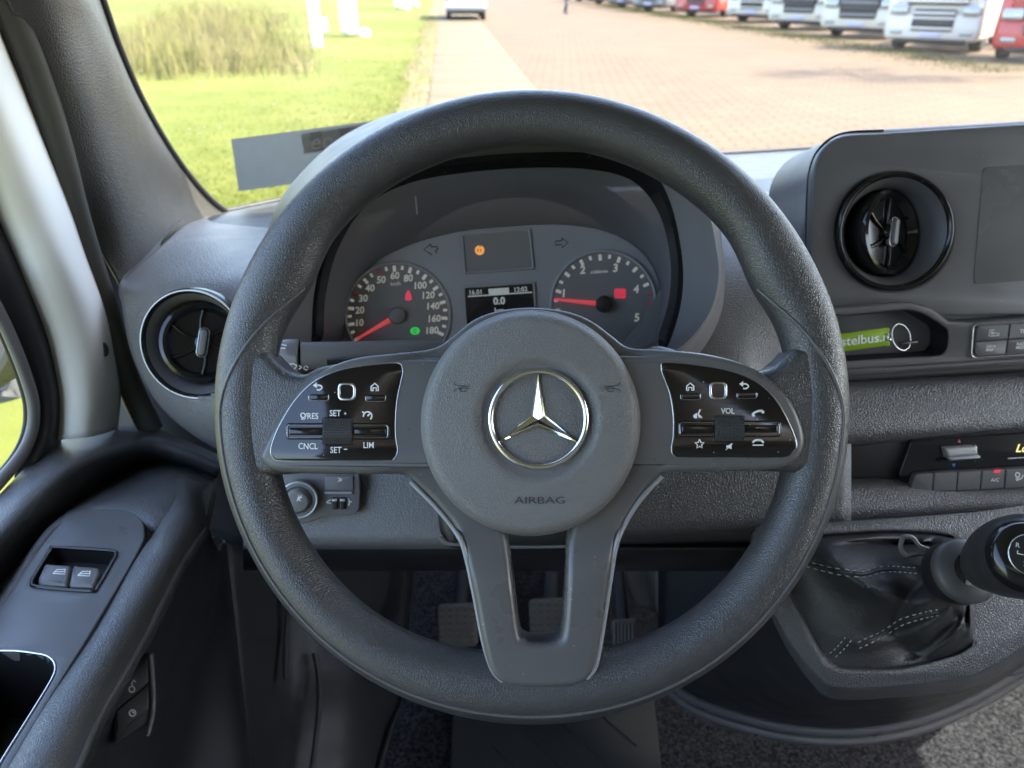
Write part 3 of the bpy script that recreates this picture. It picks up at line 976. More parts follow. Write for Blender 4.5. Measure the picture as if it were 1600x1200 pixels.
# left end round the air vent
lf = [
    [P(x, y, d) for x, y, d in ((338, 333, 1.20), (385, 328, 1.22), (450, 322, 1.24), (540, 318, 1.26))],
    [P(x, y, d) for x, y, d in ((292, 350, 1.00), (350, 352, 1.00), (430, 355, 1.0), (530, 360, 1.0))],
    [P(x, y, d) for x, y, d in ((250, 385, .86), (320, 385, .85), (415, 385, .84), (520, 390, .84))],
    [P(x, y, d) for x, y, d in ((190, 440, .785), (275, 432, .76), (390, 425, .745), (505, 420, .75))],
    [P(x, y, d) for x, y, d in ((191, 480, .765), (280, 478, .728), (400, 470, .715), (510, 470, .73))],
    [P(x, y, d) for x, y, d in ((203, 545, .76), (290, 540, .718), (405, 535, .705), (515, 530, .72))],
    [P(x, y, d) for x, y, d in ((226, 600, .765), (305, 605, .718), (410, 600, .705), (520, 600, .72))],
    [P(x, y, d) for x, y, d in ((262, 648, .775), (325, 655, .728), (420, 655, .715), (525, 660, .72))],
    [P(x, y, d) for x, y, d in ((305, 682, .79), (345, 690, .755), (430, 700, .74), (530, 710, .73))],
    [P(x, y, d) for x, y, d in ((335, 700, .83), (365, 712, .80), (440, 722, .78), (535, 730, .75))],
]
obj('left_fascia', patch(lf, 9, hole=(306, 538, 74, 86), m=14), M['dash'], dash, smooth=60, solid=.003)
# end cap between dash and door
ec = [[Vector(r[0]), Vector(r[0]) + Vector((-.006, .03, 0)), Vector(r[0]) + Vector((-.01, .12, 0))] for r in lf[2:]]
obj('end_cap', patch(ec, 5), M['dash'], dash, smooth=60)
# fascia between cluster and centre unit
cf = [
    [P(x, y, d) for x, y, d in ((1070, 300, .90), (1130, 300, .90), (1200, 300, .90), (1290, 300, .88))],
    [P(x, y, d) for x, y, d in ((1060, 350, .80), (1130, 345, .80), (1200, 345, .80), (1290, 345, .80))],
    [P(x, y, d) for x, y, d in ((1050, 420, .745), (1130, 420, .735), (1200, 420, .735), (1300, 420, .74))],
    [P(x, y, d) for x, y, d in ((1000, 500, .715), (1130, 500, .705), (1200, 500, .71), (1310, 500, .73))],
    [P(x, y, d) for x, y, d in ((960, 560, .71), (1130, 570, .69), (1200, 570, .70), (1310, 570, .72))],
    [P(x, y, d) for x, y, d in ((940, 640, .71), (1130, 640, .69), (1200, 640, .695), (1310, 640, .71))],
    [P(x, y, d) for x, y, d in ((940, 720, .70), (1130, 720, .69), (1200, 720, .69), (1310, 720, .70))],
]
obj('middle_fascia', patch(cf, 7), M['dash'], dash, smooth=60, solid=.003)
# knee panels
def knee(x0, x1, ys, mat, name):
    rows = []
    for (y, d) in ys:
        rows.append([P(x0 + (x1 - x0) * t, y + (-8 if name == 'x' else 0) * t, d) for t in (0, .33, .66, 1)])
    return obj(name, patch(rows, 7), mat, dash, smooth=60, solid=.003)
knee(380, 735, ((640, .70), (700, .685), (740, .672), (790, .668), (830, .668), (845, .671), (853, .680), (858, .70)), M['dash'], 'knee_panel')
knee(380, 1330, ((858, .702), (872, .715), (884, .74), (890, .80), (892, .90)), M['black'], 'knee_panel_underside')
kr = []
for (dy, d) in ((640, .70), (700, .69), (745, .68), (800, .675), (822, .675), (834, .679), (842, .69), (850, .71), (870, .74)):
    kr.append([P(x, dy - (x - 950) * .02, d + (x - 950) * .00002) for x in (930, 1060, 1200, 1330)])
obj('knee_panel', patch(kr, 7), M['pad'], dash, smooth=60, solid=.003)
# padded band, right of the wheel
pb = []
for (y, d, s) in ((590, .735, 1), (598, .715, 1), (610, .703, 1), (640, .695, 1), (672, .690, 1), (690, .694, 1), (698, .704, 1), (705, .73, 1)):
    pb.append([P(x, y - (x - 1320) * .062, d + (x - 1320) * .00009) for x in (1256, 1345, 1480, 1620, 1800)])
obj('padded_band', patch(pb, 7), M['pad'], dash, smooth=60, solid=.003)
lb = []
for (y, d) in ((745, .735), (752, .715), (765, .70), (790, .692), (806, .692), (818, .698), (824, .712)):
    lb.append([P(x, y - (x - 1320) * .045, d + (x - 1320) * .00009) for x in (1250, 1345, 1480, 1620, 1800)])
obj('lower_band', patch(lb, 7), M['pad'], dash, smooth=60, solid=.003)
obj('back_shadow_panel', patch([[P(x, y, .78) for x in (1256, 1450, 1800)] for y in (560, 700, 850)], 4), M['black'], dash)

obj('passenger_fascia', patch([[Vector((x, y, z - .02 * (x < .9))) for x in (.84, 1.05, 1.3, 1.57)] for y, z in ((1.46, 1.665), (1.15, 1.66), (.98, 1.62), (.93, 1.52), (.94, 1.36), (1.0, 1.22), (1.15, 1.12))], 5), M['pad'], dash, smooth=60, solid=.004)

# ================================================================== instrument cluster
CF = Frame(P(785, 450, .735), roll=3.6)
clu = thing('instrument_cluster', 'instrument cluster with speedometer, rev counter and small display seen through the wheel', 'instrument cluster', CF.o)
faceL = [(535, 560), (540, 500), (548, 462), (575, 420), (625, 388), (705, 364), (790, 354), (880, 351), (955, 364), (1005, 395), (1030, 440), (1032, 490), (1015, 545), (990, 570), (780, 590), (580, 580)]
frontL = [(508, 585), (506, 520), (510, 455), (530, 385), (572, 322), (640, 286), (735, 269), (840, 262), (930, 266), (990, 284), (1028, 330), (1046, 395), (1046, 460), (1030, 520), (1005, 585), (780, 610)]
frameL = [(488, 590), (487, 520), (492, 450), (512, 378), (555, 308), (622, 264), (735, 245), (840, 238), (945, 240), (1010, 258), (1046, 312), (1065, 395), (1066, 462), (1050, 525), (1022, 590), (780, 620)]
def loftpx(a, b, da, db, mid=0):
    A = [P(x, y, da) for x, y in catmull(a, 6, True)]
    B = [P(x, y, db) for x, y in catmull(b, 6, True)]
    vs = A + B
    return vs, grid_faces(2, len(A), True)
# face plate
fl = pixloop(CF, faceL, 0, 5)
obj('face_plate', prism(CF, fl, -.012, 0, bev=.002, seg=2), M['face'], clu)
# funnel between face and lens frame
def ringpts(l, fr=None, d=None):
    return [ (fr.at(x, y) if fr else P(x, y, d)) for x, y in catmull(l, 6, True)]
A, B, Cc = ringpts(faceL, CF), ringpts(frontL, None, .665), ringpts(frameL, None, .655)
A2 = [p - CF.n * .002 for p in A]
obj('funnel', (A2 + B, grid_faces(2, len(A), True)), M['visor'], clu, smooth=60)
obj('lens_frame', (B + [p * .5 + q * .5 - FW * .006 for p, q in zip(B, Cc)] + Cc + [p + FW * .02 for p in Cc], grid_faces(4, len(B), True)), M['gloss'], clu, smooth=60)
# clear lens over the dials
LNF = Frame(P(780, 430, .668))
obj('lens', prism(LNF, pixloop(LNF, frontL, 0, 5), -.0015, 0, bev=.0003, seg=1), M['lens'], clu, smooth=30)
# binnacle hood
hoodF = [(442, 600), (440, 530), (448, 455), (470, 378), (515, 305), (590, 248), (720, 226), (840, 222), (960, 224), (1045, 248), (1098, 318), (1118, 395), (1119, 445), (1104, 492), (1072, 532), (1030, 556)]
hoodM = [(425, 600), (425, 530), (432, 455), (446, 370), (490, 292), (560, 236), (700, 205), (840, 198), (970, 202), (1060, 232), (1108, 308), (1124, 395), (1126, 445), (1113, 495), (1085, 540), (1050, 580)]
hoodB = [(420, 610), (415, 530), (410, 440), (428, 335), (484, 258), (556, 203), (665, 168), (840, 158), (975, 165), (1075, 215), (1116, 300), (1132, 395), (1138, 450), (1140, 500), (1120, 560), (1080, 600)]
frameO = [(488, 590), (487, 520), (492, 450), (512, 378), (555, 308), (622, 264), (735, 245), (840, 238), (945, 240), (1010, 258), (1046, 312), (1065, 395), (1066, 462), (1050, 525), (1030, 560), (1005, 590)]
hr = [[P(x, y, .655) for x, y in frameO], [P(x, y, .632) for x, y in [tuple((np.array(a) * .4 + np.array(b) * .6)) for a, b in zip(frameO, hoodF)]],
      [P(x, y, .614) for x, y in hoodF], [P(x, y, .616) for x, y in [tuple((np.array(a) * .55 + np.array(b) * .45)) for a, b in zip(hoodF, hoodM)]], [P(x, y, .65) for x, y in hoodM], [P(x, y, .82) for x, y in hoodB], [P(x, y, .98) for x, y in hoodB]]
obj('cluster_hood', patch(hr, 5, m=6), M['hood'], dash, smooth=50)
# gauges
def pol(c, r, a): return (c[0] + r * math.cos(R_(a)), c[1] - r * math.sin(R_(a)))
def tick(par, c, a, r0, r1, wd, mat):
    p0, p1 = pol(c, r0, a), pol(c, r1, a)
    k = CF.mpp(*c)
    q0, q1 = Vector(CF.pix(*p0)), Vector(CF.pix(*p1))
    d = (q1 - q0).normalized(); s = Vector((-d.y, d.x)) * wd * k / 2
    lp = [q0 - s + d * .0002, q1 - s - d * .0003, q1 - s * .4, q1 + s * .4, q1 + s - d * .0003, q0 + s + d * .0002, q0 + s * .4, q0 - s * .4]
    obj('tick_mark', prism(CF, [tuple(p) for p in lp], .0014, .0022, bev=.0002, seg=1), mat, par, smooth=0)
def dial(c, r, name):
    k = CF.mpp(*c)
    f = CF.sub(*CF.pix(*c), 0)
    d = obj(name, prism(CF, [CF.pix(*p) for p in circ(c[0], c[1], r, n=64)], -.002, .0013, bev=.0003, seg=1), M['dial'], clu)
    obj('dial_rim', lathe(f, [((r + 4) * k, 0.0), ((r + 3) * k, .0022), ((r + 1) * k, .0028), ((r - 1) * k, .0024), ((r - 2) * k, .0010)], 72), M['face'], d, smooth=60)
    return d
SPC, TAC = (621.5, 493), (942.7, 475)
sp, ta = dial(SPC, 81, 'speedometer'), dial(TAC, 81, 'rev_counter')
def spang(v): return 210 - v * 1.935 if v <= 60 else 94 - (v - 60) * .972
for v in list(range(0, 60, 5)) + list(range(60, 181, 10)):
    major = (v % 10 == 0) if v <= 60 else ((v - 60) % 20 == 0)
    tick(sp, SPC, spang(v), 68.5 if major else 71.5, 78, 5.0 if major else 4.2, M['tickred'] if v in (30, 50) else M['tick'])
for s, x, y in (('10', 562, 504), ('20', 562, 484.5), ('30', 567.5, 466), ('40', 578, 450), ('50', 595.5, 437), ('60', 617, 430.5), ('80', 638, 434.5), ('100', 657, 445.8), ('120', 669.5, 461), ('140', 677, 478), ('160', 679, 497.5), ('180', 675.5, 516)):
    text(CF, s, x, y, 10.2, M['tick'], sp, .0016, bold=.028, shear=.12, name='numeral', wide=.98)
text(CF, 'km/h', 618, 443.2, 5.5, M['tick'], sp, .0016, bold=.01)
def needle(par, c, a, ln, dark):
    k = CF.mpp(*c)
    f = CF.sub(*CF.pix(*c), 0)
    p0, p1 = pol(c, 8, a), pol(c, ln, a)
    q0, q1 = Vector(CF.pix(*p0)), Vector(CF.pix(*p1))
    d = (q1 - q0).normalized(); s = Vector((-d.y, d.x)) * k
    obj('needle', prism(CF, [tuple(q0 - s * 4), tuple(q1 - s * 1.6), tuple(q1 + s * 1.6), tuple(q0 + s * 4)], .0035, .0052, bev=.0006, seg=2), M['needle'], par)
    obj('needle_cap', lathe(f, [(13 * k, .002), (13 * k, .007), (12 * k, .0085), (8 * k, .0092), (0, .0094)], 40), dark, par, smooth=50)
needle(sp, SPC, 210, 73, M['grey']); needle(ta, TAC, 174.5, 78, M['black'])
for q in range(0, 21):
    v = q / 4
    a = 211 - 46.7 * v
    major = q % 4 == 0
    semi = q % 2 == 0
    tick(ta, TAC, a, 68 if semi else 71, 77.5, 5 if semi else 4.3, M['tickred'] if v > 4.1 else M['tick'])
for s, x, y in (('1', 881, 458), ('2', 910, 421.5), ('3', 961.5, 418.5), ('4', 994, 451.5), ('5', 995, 496)):
    text(CF, s, x, y, 12, M['tick'], ta, .0016, bold=.03, shear=.12, name='numeral')
text(CF, 'x1000/min', 936, 424.5, 4.4, M['tick'], ta, .0016, bold=.02)
fills(CF, [[(633, 468), (634, 459), (638, 453), (642, 459), (644, 468), (637, 470)]], M['red'], sp, .0016, name='telltale')
fills(CF, [[tuple(p) for p in circ(648.5, 517, 7.5, 6, n=20)]], M['green'], sp, .0016, name='telltale')
strokes(CF, [[(646, 515), (651, 515)], [(646, 519), (651, 519)]], 1.2, M['gap'], sp, .0022)
fills(CF, [roundpts for roundpts in [[(961, 451), (977, 451), (978, 454), (978, 463), (977, 466), (961, 466), (960, 463), (960, 454)]]], M['red'], ta, .0016, name='telltale')
strokes(CF, [circ(969, 458.5, 4, n=14) + [(973, 458.5)], [(962, 454), (962, 463)], [(976, 454), (976, 463)]], 1.1, M['tickred'], ta, .0024)
# displays
def display(pts, name):
    cx = sum(p[0] for p in pts) / 4; cy = sum(p[1] for p in pts) / 4
    inn = [(x + (3.5 if x < cx else -3.5), y + (3.5 if y < cy else -3.5)) for x, y in pts]
    obj(name + '_frame', prism(CF, [roundpix(CF, pts, .0012), roundpix(CF, inn, .0008)], -.001, .0022, bev=.0009, seg=3), M['face'], clu, smooth=50)
    return obj(name, prism(CF, roundpix(CF, inn, .0008), -.001, .0004, bev=.0001, seg=1), M['lcd'] if name == 'trip_display' else M['dial'], clu)
d1 = display([(720, 364), (829, 357), (835, 421), (725, 429)], 'warning_panel')
d2 = display([(723, 447), (836, 440), (842, 540), (729, 548)], 'trip_display')
fills(CF, [[tuple(p) for p in circ(749.5, 391, 7.5, 7.5, n=20)]], M['amber'], d1, .0006, name='telltale')
strokes(CF, [[(747.5, 389), (746, 391), (747.5, 393)], [(751, 389), (751, 393)], [(750, 383), (750, 386)]], 1.3, M['gap'], d1, .0012)
fills(CF, [[(731, 462.3), (831, 455.6), (831.3, 457.6), (731.3, 464.3)]], M['lcdtext'], d2, .0006, name='status_bar')
fills(CF, [[(763, 451.5), (795, 449.3), (795.8, 458), (763.8, 460)]], M['lcdtext'], d2, .0006, name='status_bar')
text(CF, '16.01', 743, 456.5, 7, M['lcdtext'], d2, .0006, bold=.02)
text(CF, '12:02', 814, 452, 7, M['lcdtext'], d2, .0006, bold=.02)
text(CF, '0.0', 780, 470, 10.5, M['lcdtext'], d2, .0006, bold=.04)
text(CF, 'km', 780.5, 485, 9, M['lcdtext'], d2, .0006, bold=.02)
dk = M['gap']
strokes(CF, [[(682, 396), (681, 391), (684, 390), (684, 386)], [(673, 381.5), (662, 390), (675, 398)], [(673, 381.5), (674, 386), (683, 385)]], 1.8, dk, clu, .0001)
strokes(CF, [[(878, 372), (878, 376), (868, 377), (868, 383), (878, 382), (878, 387), (888, 379), (878, 372)]], 1.6, dk, clu, .0001)
strokes(CF, [[(649, 306), (652, 335)]], 3.0, M['visor'], clu, .055)

# ================================================================== air vents
def vent(name, label, f, R, tilt, ring_mat):
    """round outlet: proud ring, dark throat and a swivelled louvre disc with a pull tab"""
    t = thing(name, label, 'air vent', f.o, group='round air vents on the dashboard')
    obj('outer_ring', lathe(f, [(R * 1.05, -.006), (R * 1.05, .001), (R * 1.035, .0030), (R * .99, .0042), (R * .955, .0030), (R * .945, .0010)], 80), M['gloss'], t, smooth=60)
    obj('chrome_line', lathe(f, [(R * 1.005 + .0011 * math.cos(R_(a)), .0044 + .0010 * math.sin(R_(a))) for a in range(0, 360, 30)] + [(R * 1.005 + .0011, .0044)], 80), ring_mat, t, smooth=80)
    obj('throat', lathe(f, [(R * .945, .0010), (R * .90, -.002), (R * .84, -.007), (R * .80, -.012), (R * .79, -.035), (R * .6, -.050), (0, -.052)], 80), M['panel'], t, smooth=40)
    g = f.sub(0, 0, -.016, *tilt)
    d = obj('louvre_disc', lathe(g, [(R * .70, -.014), (R * .76, -.004), (R * .775, .004), (R * .76, .0075), (R * .70, .0085), (R * .66, .0072), (R * .62, .0040), (R * .58, .0022), (0, .0018)], 72), M['gloss'], t, smooth=40)
    for k in range(6):
        a = 60 * k + 22
        c, s = math.cos(R_(a)), math.sin(R_(a))
        pts = [g.w(R * q * c - s * .004 * math.sin(q * 4), R * q * s + c * .004 * math.sin(q * 4), .0030) for q in (.14, .28, .42, .60)]
        obj('fin', tube(pts, [.0014, .0016, .0018, .0020], 8, flat=(g.n, 1.2)), M['gloss'], d, smooth=80)
    obj('disc_hub', lathe(g, [(R * .16, -.002), (R * .16, .0055), (R * .13, .0072), (0, .0074)], 32), M['gloss'], d, smooth=50)
    tab = rrect(-.0034, -.0125, .0034, .0125, .0033, 5)
    obj('pull_tab', prism(g.sub(0, 0, 0, 0, 0, -10), tab, .004, .0125, bev=.0016, seg=3), M['grey'], d, smooth=50)
    rg = rrect(-.0044, -.0138, .0044, .0138, .0043, 5)
    obj('tab_edge', tube([g.sub(0, 0, 0, 0, 0, -10).w(u, v, .0085) for u, v in rg], .0006, 6, closed=True), M['satinchrome'], d, smooth=80)
    return t
VL = Frame(P(305, 538, .716), Vector((-.16, -.94, .30)))
vent('air_vent', 'round black air vent at the left end of the dashboard beside the door', VL, .0500, (24, -6, 0), M['ringm'])

# ================================================================== centre unit
nC = Vector((-.05, -.93, .36)).normalized()
IF = Frame(P(1430, 350, .715), nC)
VR = IF.sub(*IF.pix(1397, 362, .002), .002)
ic = thing('centre_unit', 'dark infotainment unit with blank screen and button row right of the wheel', 'infotainment unit', IF.o)
pan = [(1268, 300), (1272, 262), (1286, 232), (1318, 211), (1380, 206.5), (1480, 200), (1600, 192.5), (1720, 186), (1760, 190), (1764, 240), (1764, 480), (1740, 494), (1600, 503), (1500, 508), (1478, 505), (1450, 488), (1425, 480), (1360, 484), (1300, 488), (1276, 482), (1268, 455), (1266, 380)]
hole_c = [IF.pix(*p) for p in circ(1397, 362, 90, 92, n=56)]
obj('front_panel', prism(IF, [pixloop(IF, pan, 0, 4), hole_c], -.012, 0, bev=.004, seg=4), M['panel'], ic, smooth=45)
side = [(1250, 310), (1254, 275), (1272, 240), (1308, 214), (1380, 209), (1480, 203), (1600, 196), (1720, 190), (1764, 196), (1768, 300), (1768, 600), (1600, 610), (1300, 625), (1240, 600), (1232, 480), (1234, 380)]
obj('housing', prism(IF, [pixloop(IF, side, -.05, 4), [IF.pix(*p) for p in circ(1397, 362, 90, 92, n=56)]], -.14, -.014, bev=.012, seg=5), M['hood'], ic, smooth=50)
seamp = [(1262, 470), (1260, 380), (1261, 310), (1266, 262), (1282, 230), (1316, 208.5), (1380, 204)]
obj('housing_seam', tube([IF.at(x, y, -.010) for x, y in catmull(seamp, 5)], .0012, 6), M['gap'], ic, smooth=80)
scr = roundpix(IF, [(1536, 262), (1745, 247), (1748, 428), (1521, 444)], .004)
obj('screen', prism(IF, scr, -.001, .0009, bev=.0007, seg=3), M['screen'], ic, smooth=50)
vent('air_vent', 'round black air vent set into the infotainment unit left of the screen', VR, .0520, (28, -3, 0), M['gloss'])
# recess tray with buttons below the panel
nT = Vector((-.05, -.95, .30)).normalized()
TF = Frame(P(1430, 530, .715), nT)
tray = [(1250, 480), (1300, 482), (1425, 472), (1460, 484), (1485, 503), (1520, 504), (1600, 498), (1790, 486), (1790, 552), (1600, 566), (1330, 582), (1250, 587)]
pocket = [(1262, 496), (1320, 494), (1400, 486), (1425, 486), (1445, 492), (1474, 510), (1482, 520), (1481, 541), (1475, 551), (1462, 556), (1400, 559), (1320, 564), (1262, 567)]
obj('storage_frame', prism(TF, [pixloop(TF, tray, 0), pixloop(TF, pocket, 0, 3)], -.035, -.0012, bev=.0022, seg=3), M['panel'], ic, smooth=50)
pkt = []
for s, w in ((1.0, -.001), (.985, -.008), (.97, -.040), (.6, -.043), (.02, -.044)):
    cx, cy = TF.pix(1340, 526)
    pkt.append([TF.w(cx + (u - cx) * s, cy + (v - cy) * s, w) for u, v in pixloop(TF, pocket, 0, 3)])
obj('storage_pocket', ([p for r in pkt for p in r], grid_faces(len(pkt), len(pkt[0]), True)), M['black'], ic, smooth=40)
obj('lip', tube([TF.at(x, y, .001) for x, y in catmull([(1256, 585), (1320, 581), (1450, 573), (1600, 563), (1790, 549)], 5)], .0026, 10), M['panel'], ic, smooth=80)
lipf = []
for (y, d) in ((582, .711), (588, .712), (598, .716), (606, .735)):
    lipf.append([P(x, y - (x - 1320) * .062, d + (x - 1320) * .00008) for x in (1256, 1345, 1480, 1620, 1790)])
obj('lower_face', patch(lipf, 5), M['black'], ic, smooth=60)
def button(pts, rad=.0012, wz=.0016):
    return obj('button', prism(TF, roundpix(TF, pts, rad, 0), -.004, wz, bev=.0007, seg=3), M['panel'], ic, smooth=50)
b1 = button([(1526, 509), (1575.5, 506.5), (1572.5, 529), (1523.5, 532)], [.004, .0006, .0006, .0006])
b2 = button([(1577.5, 506), (1625, 503.5), (1623, 526), (1574.5, 529)], .0006)
b3 = button([(1523, 534), (1572.2, 531), (1569, 553), (1522, 556)], [.0006, .0006, .0006, .004])
b4 = button([(1574, 531), (1622, 528), (1620, 550), (1571, 553)], .0006)
button([(1627, 503.5), (1680, 500), (1678, 523), (1625, 526)], .0006); button([(1624, 528), (1678, 525), (1676, 547), (1622, 550)], .0006)
ed = roundpix(TF, [(1521, 506), (1690, 496), (1690, 549), (1517, 559)], .005, 0)
obj('button_surround', tube([TF.w(u, v, .0003) for u, v in ed], .0006, 6, closed=True), M['satinchrome'], ic, smooth=80)
strokes(TF, [[(1554, 515.5), (1547, 516), (1545, 525), (1551, 525)], [(1551.5, 524), (1552, 520.5), (1558, 520), (1558, 524.5), (1551.5, 525)], [(1558, 521.5), (1561, 520), (1560.5, 525), (1558, 523.5)], [(1549, 522.5), (1549.5, 518.5), (1551.5, 518.5), (1551.5, 520.5), (1549.5, 521)]], 1.1, pr, b1, .0017)
text(TF, 'TEL', 1600, 517.5, 6, pr, b2, .0017, bold=.015)
text(TF, 'NAVI', 1548.5, 541, 4.4, pr, b3, .0017, bold=.015); text(TF, 'MAP', 1546.5, 546.5, 4.4, pr, b3, .0017, bold=.015)
text(TF, 'RADIO', 1598, 537.5, 4.4, pr, b4, .0017, bold=.015); text(TF, 'MEDIA', 1596.5, 543, 4.4, pr, b4, .0017, bold=.015)

# climate panel
KF = Frame(P(1500, 730, .705), Vector((-.05, -.96, .26)).normalized())
cp = thing('climate_panel', 'black climate control panel with silver temperature rocker below the padded band', 'control panel', KF.o)
obj('recess', prism(KF, [KF.pix(*p) for p in ((1240, 696), (1420, 690), (1790, 664), (1790, 752), (1440, 774), (1424, 768), (1380, 752), (1240, 762))], -.03, -.008, bev=.003), M['black'], cp)
obj('fascia', prism(KF, roundpix(KF, [(1426, 690), (1790, 662), (1790, 730), (1412, 757), (1406, 745)], .003, 0), -.03, -.002, bev=.0015), M['gloss'], cp, smooth=50)
for k in range(7):
    x0 = 1419 + 37.2 * k
    o_ = -1.9 * k
    pts = [(x0 + (8 if k == 0 else 0), 739 + o_ - (0 if k else 0)), (x0 + 36.4, 737.2 + o_), (x0 + 33.2, 766.5 + o_), (x0 - 3, 769 + o_)]
    b = obj('button', prism(KF, roundpix(KF, pts, [.003 if k == 0 else .0006, .0006, .0006, .0006 if k else .002], 0), -.02, .004, bev=.0010, seg=3), M['panel'], cp, smooth=50)
    if k == 3:
        text(KF, 'A/C', 1554.5, 749.5, 5.5, pr, b, .0042, bold=.012)
        fills(KF, [[(1553, 734.3), (1563.5, 733.8), (1562.5, 738.2), (1552.5, 738.7)]], M['red'], b, .0042, name='telltale')
    if k == 4:
        strokes(KF, [circ(1590, 742, 3.5, n=10) + [(1593.5, 742)], [(1587, 749), (1592, 746)], [(1596, 748), (1599, 742)], [(1588, 751), (1597, 747)]], 2.0, pr, b, .0042)
tr1 = prism(KF, roundpix(KF, [(1472, 698.5), (1521, 695.2), (1523, 708), (1475.5, 711.5)], .0012, 0), -.002, .006, bev=.002, seg=4)
rk = obj('temperature_rocker', merge(tr1, prism(KF, roundpix(KF, [(1475, 711), (1523, 707.5), (1523.5, 711.5), (1476.5, 715.5)], .0008, 0), -.002, .009, bev=.0015, seg=3)), M['silver'], cp, smooth=50)
obj('rocker_base', tube([KF.at(x, y, .001) for x, y in ((1467, 722), (1471, 719), (1524, 715.5), (1527, 700), (1522, 695.5))], .0009, 6), M['gloss'], cp)
fills(KF, [[(1496, 691.5), (1498.5, 686.5), (1501.5, 691)]], M['tickred'], cp, -.0018, name='warm_arrow')
M['blue'] = simple('blue_print', (.05, .16, .55), .5)
fills(KF, [[(1487, 724.5), (1493, 724), (1490.5, 730)]], M['blue'], cp, -.0018, name='cold_arrow')
M['lo'] = simple('display_yellow', (.8, .7, .25), .5, emit=(1, .85, .3), estr=.09)
text(KF, 'Lo', 1597, 700, 13, M['lo'], cp, -.0018, bold=.02, shear=.2)
strokes(KF, [[(1575, 716.5), (1600, 714.8), (1640, 712)]], 1.5, pr, cp, -.0018)

# key ring in the tray
kt = thing('key_ring', 'lime green strap key ring with steel ring lying in the open tray', 'key ring', TF.at(1380, 530, -.004))
stl = [(1200, 550), (1290, 541), (1340, 535), (1375, 528), (1388, 525.5), (1391, 528)]
v0, f0 = [], []
cc = [tuple(p) for p in catmull([(1268, 541, .000), (1290, 538, .003), (1330, 534, .004), (1366, 529, .003), (1385, 526.5, .000), (1390, 526.5, -.004), (1386, 528, -.007)], 6)]
for (x, y, w) in cc:
    h = 14.0
    v0 += [TF.at(x - .5, y - h, w), TF.at(x + .5, y + h * .96, w)]
f0 = [(2 * i, 2 * i + 1, 2 * i + 3, 2 * i + 2) for i in range(len(cc) - 1)]
so = obj('strap', (v0, f0), M['strap'], kt, smooth=60, solid=.0012)
sb = bvh(so)
tv, tf = text_mesh('bestelbus.nl', .012)
xs = [v.x for v in tv]; x0_, x1_ = min(xs), max(xs)
ov = []
for v in tv:
    t = (v.x - x0_) / (x1_ - x0_)
    px = 1294 + t * 98
    yc = 538.5 + (px - 1278) * (-12.5 / 112)
    q = hit(sb, min(px, 1388.5), yc - v.y * 20.0, .0007)
    ov.append(q if q else TF.at(px, yc - v.y * 20, .004))
obj('lettering', (ov, tf), M['print'], kt, smooth=0, fix=False)
RF = TF.sub(*TF.pix(1409, 527, 0), -.001, 25, -18, 0)
k = TF.mpp(1409, 527)
obj('steel_ring', lathe(RF, [(21 * k + .0006 * math.cos(R_(a)), .0006 * math.sin(R_(a))) for a in range(0, 361, 45)], 48), M['metal'], kt, smooth=80)
for yy in (522, 530.5):
    f = TF.sub(*TF.pix(1388.5, yy), .0012)
    obj('rivet', lathe(f, [(.0016, -.001), (.0016, .0006), (.001, .0012), (0, .0014)], 14), M['chrome'], kt)
obj('key_blade', tube([TF.at(1405, 537.5, -.003), TF.at(1418, 535.5, -.003), TF.at(1432, 534, -.006)], [.0016, .0018, .0016], 8), M['black'], kt)

# light switch panel, left below the wheel
LF = Frame(P(500, 775, .657), Vector((.05, -.93, .36)).normalized())
ls = thing('light_switch_panel', 'grey switch panel with round headlight knob below the left spoke', 'switch panel', LF.o)
plate = [(420, 745), (440, 738), (500, 736), (555, 738), (563, 744), (563, 790), (556, 801), (545, 803), (512, 804), (497, 810), (478, 816), (450, 816), (425, 806), (416, 780)]
obj('plate', prism(LF, pixloop(LF, plate, 0, 4), -.01, .004, bev=.0018, seg=3), M['hood'], ls, smooth=50)
kf = LF.sub(*LF.pix(468, 778, .006), .004)
k = LF.mpp(468, 778)
obj('knob', lathe(kf, [(29 * k, 0), (29 * k, .006), (27 * k, .009), (22 * k, .0095), (20 * k, .008), (18 * k, .012), (15 * k, .0145), (9 * k, .0150), (0, .0150)], 48), M['grey'], ls, smooth=40)
obj('knob_ring', lathe(kf, [((27.5 + 1.8 * math.cos(R_(a))) * k, .0085 + 1.8 * k * math.sin(R_(a))) for a in range(0, 361, 40)], 48), M['silver'], ls, smooth=80)
strokes(LF, [[(464, 779), (472, 777)], [(466, 774), (469, 783)], [(471, 774), (464, 783)]], 1.5, pr, ls, .0192)
b = obj('button', prism(LF, roundpix(LF, [(509, 741), (553, 741), (553, 764), (509, 764)], .001, 0), .002, .0056, bev=.0008), M['hood'], ls, smooth=50)
strokes(LF, [circ(528.5, 749.5, 2.6, n=10, a0=-90, a1=90) + [(528.5, 746.9)], [(533, 747), (533, 752)]], 1.4, pr, ls, .0058)
obj('bar', prism(LF, roundpix(LF, [(508, 765.5), (552, 765.5), (552, 769.5), (508, 769.5)], .0008, 0), .002, .0062, bev=.001), M['silver'], ls, smooth=50)
for x in (524.5, 536.5):
    obj('thumb_wheel', prism(LF, roundpix(LF, [(x - 4.6, 775), (x + 4.6, 775), (x + 4.6, 793), (x - 4.6, 793)], .0008, 0), .0, .0068, bev=.0016, seg=4), M['black'], ls, smooth=50)
    obj('thumb_wheel_edge', prism(LF, roundpix(LF, [(x - 4, 776), (x + 4, 776), (x + 4, 780), (x - 4, 780)], .0005, 0), .005, .0074, bev=.0006, seg=2), M['silver'], ls)
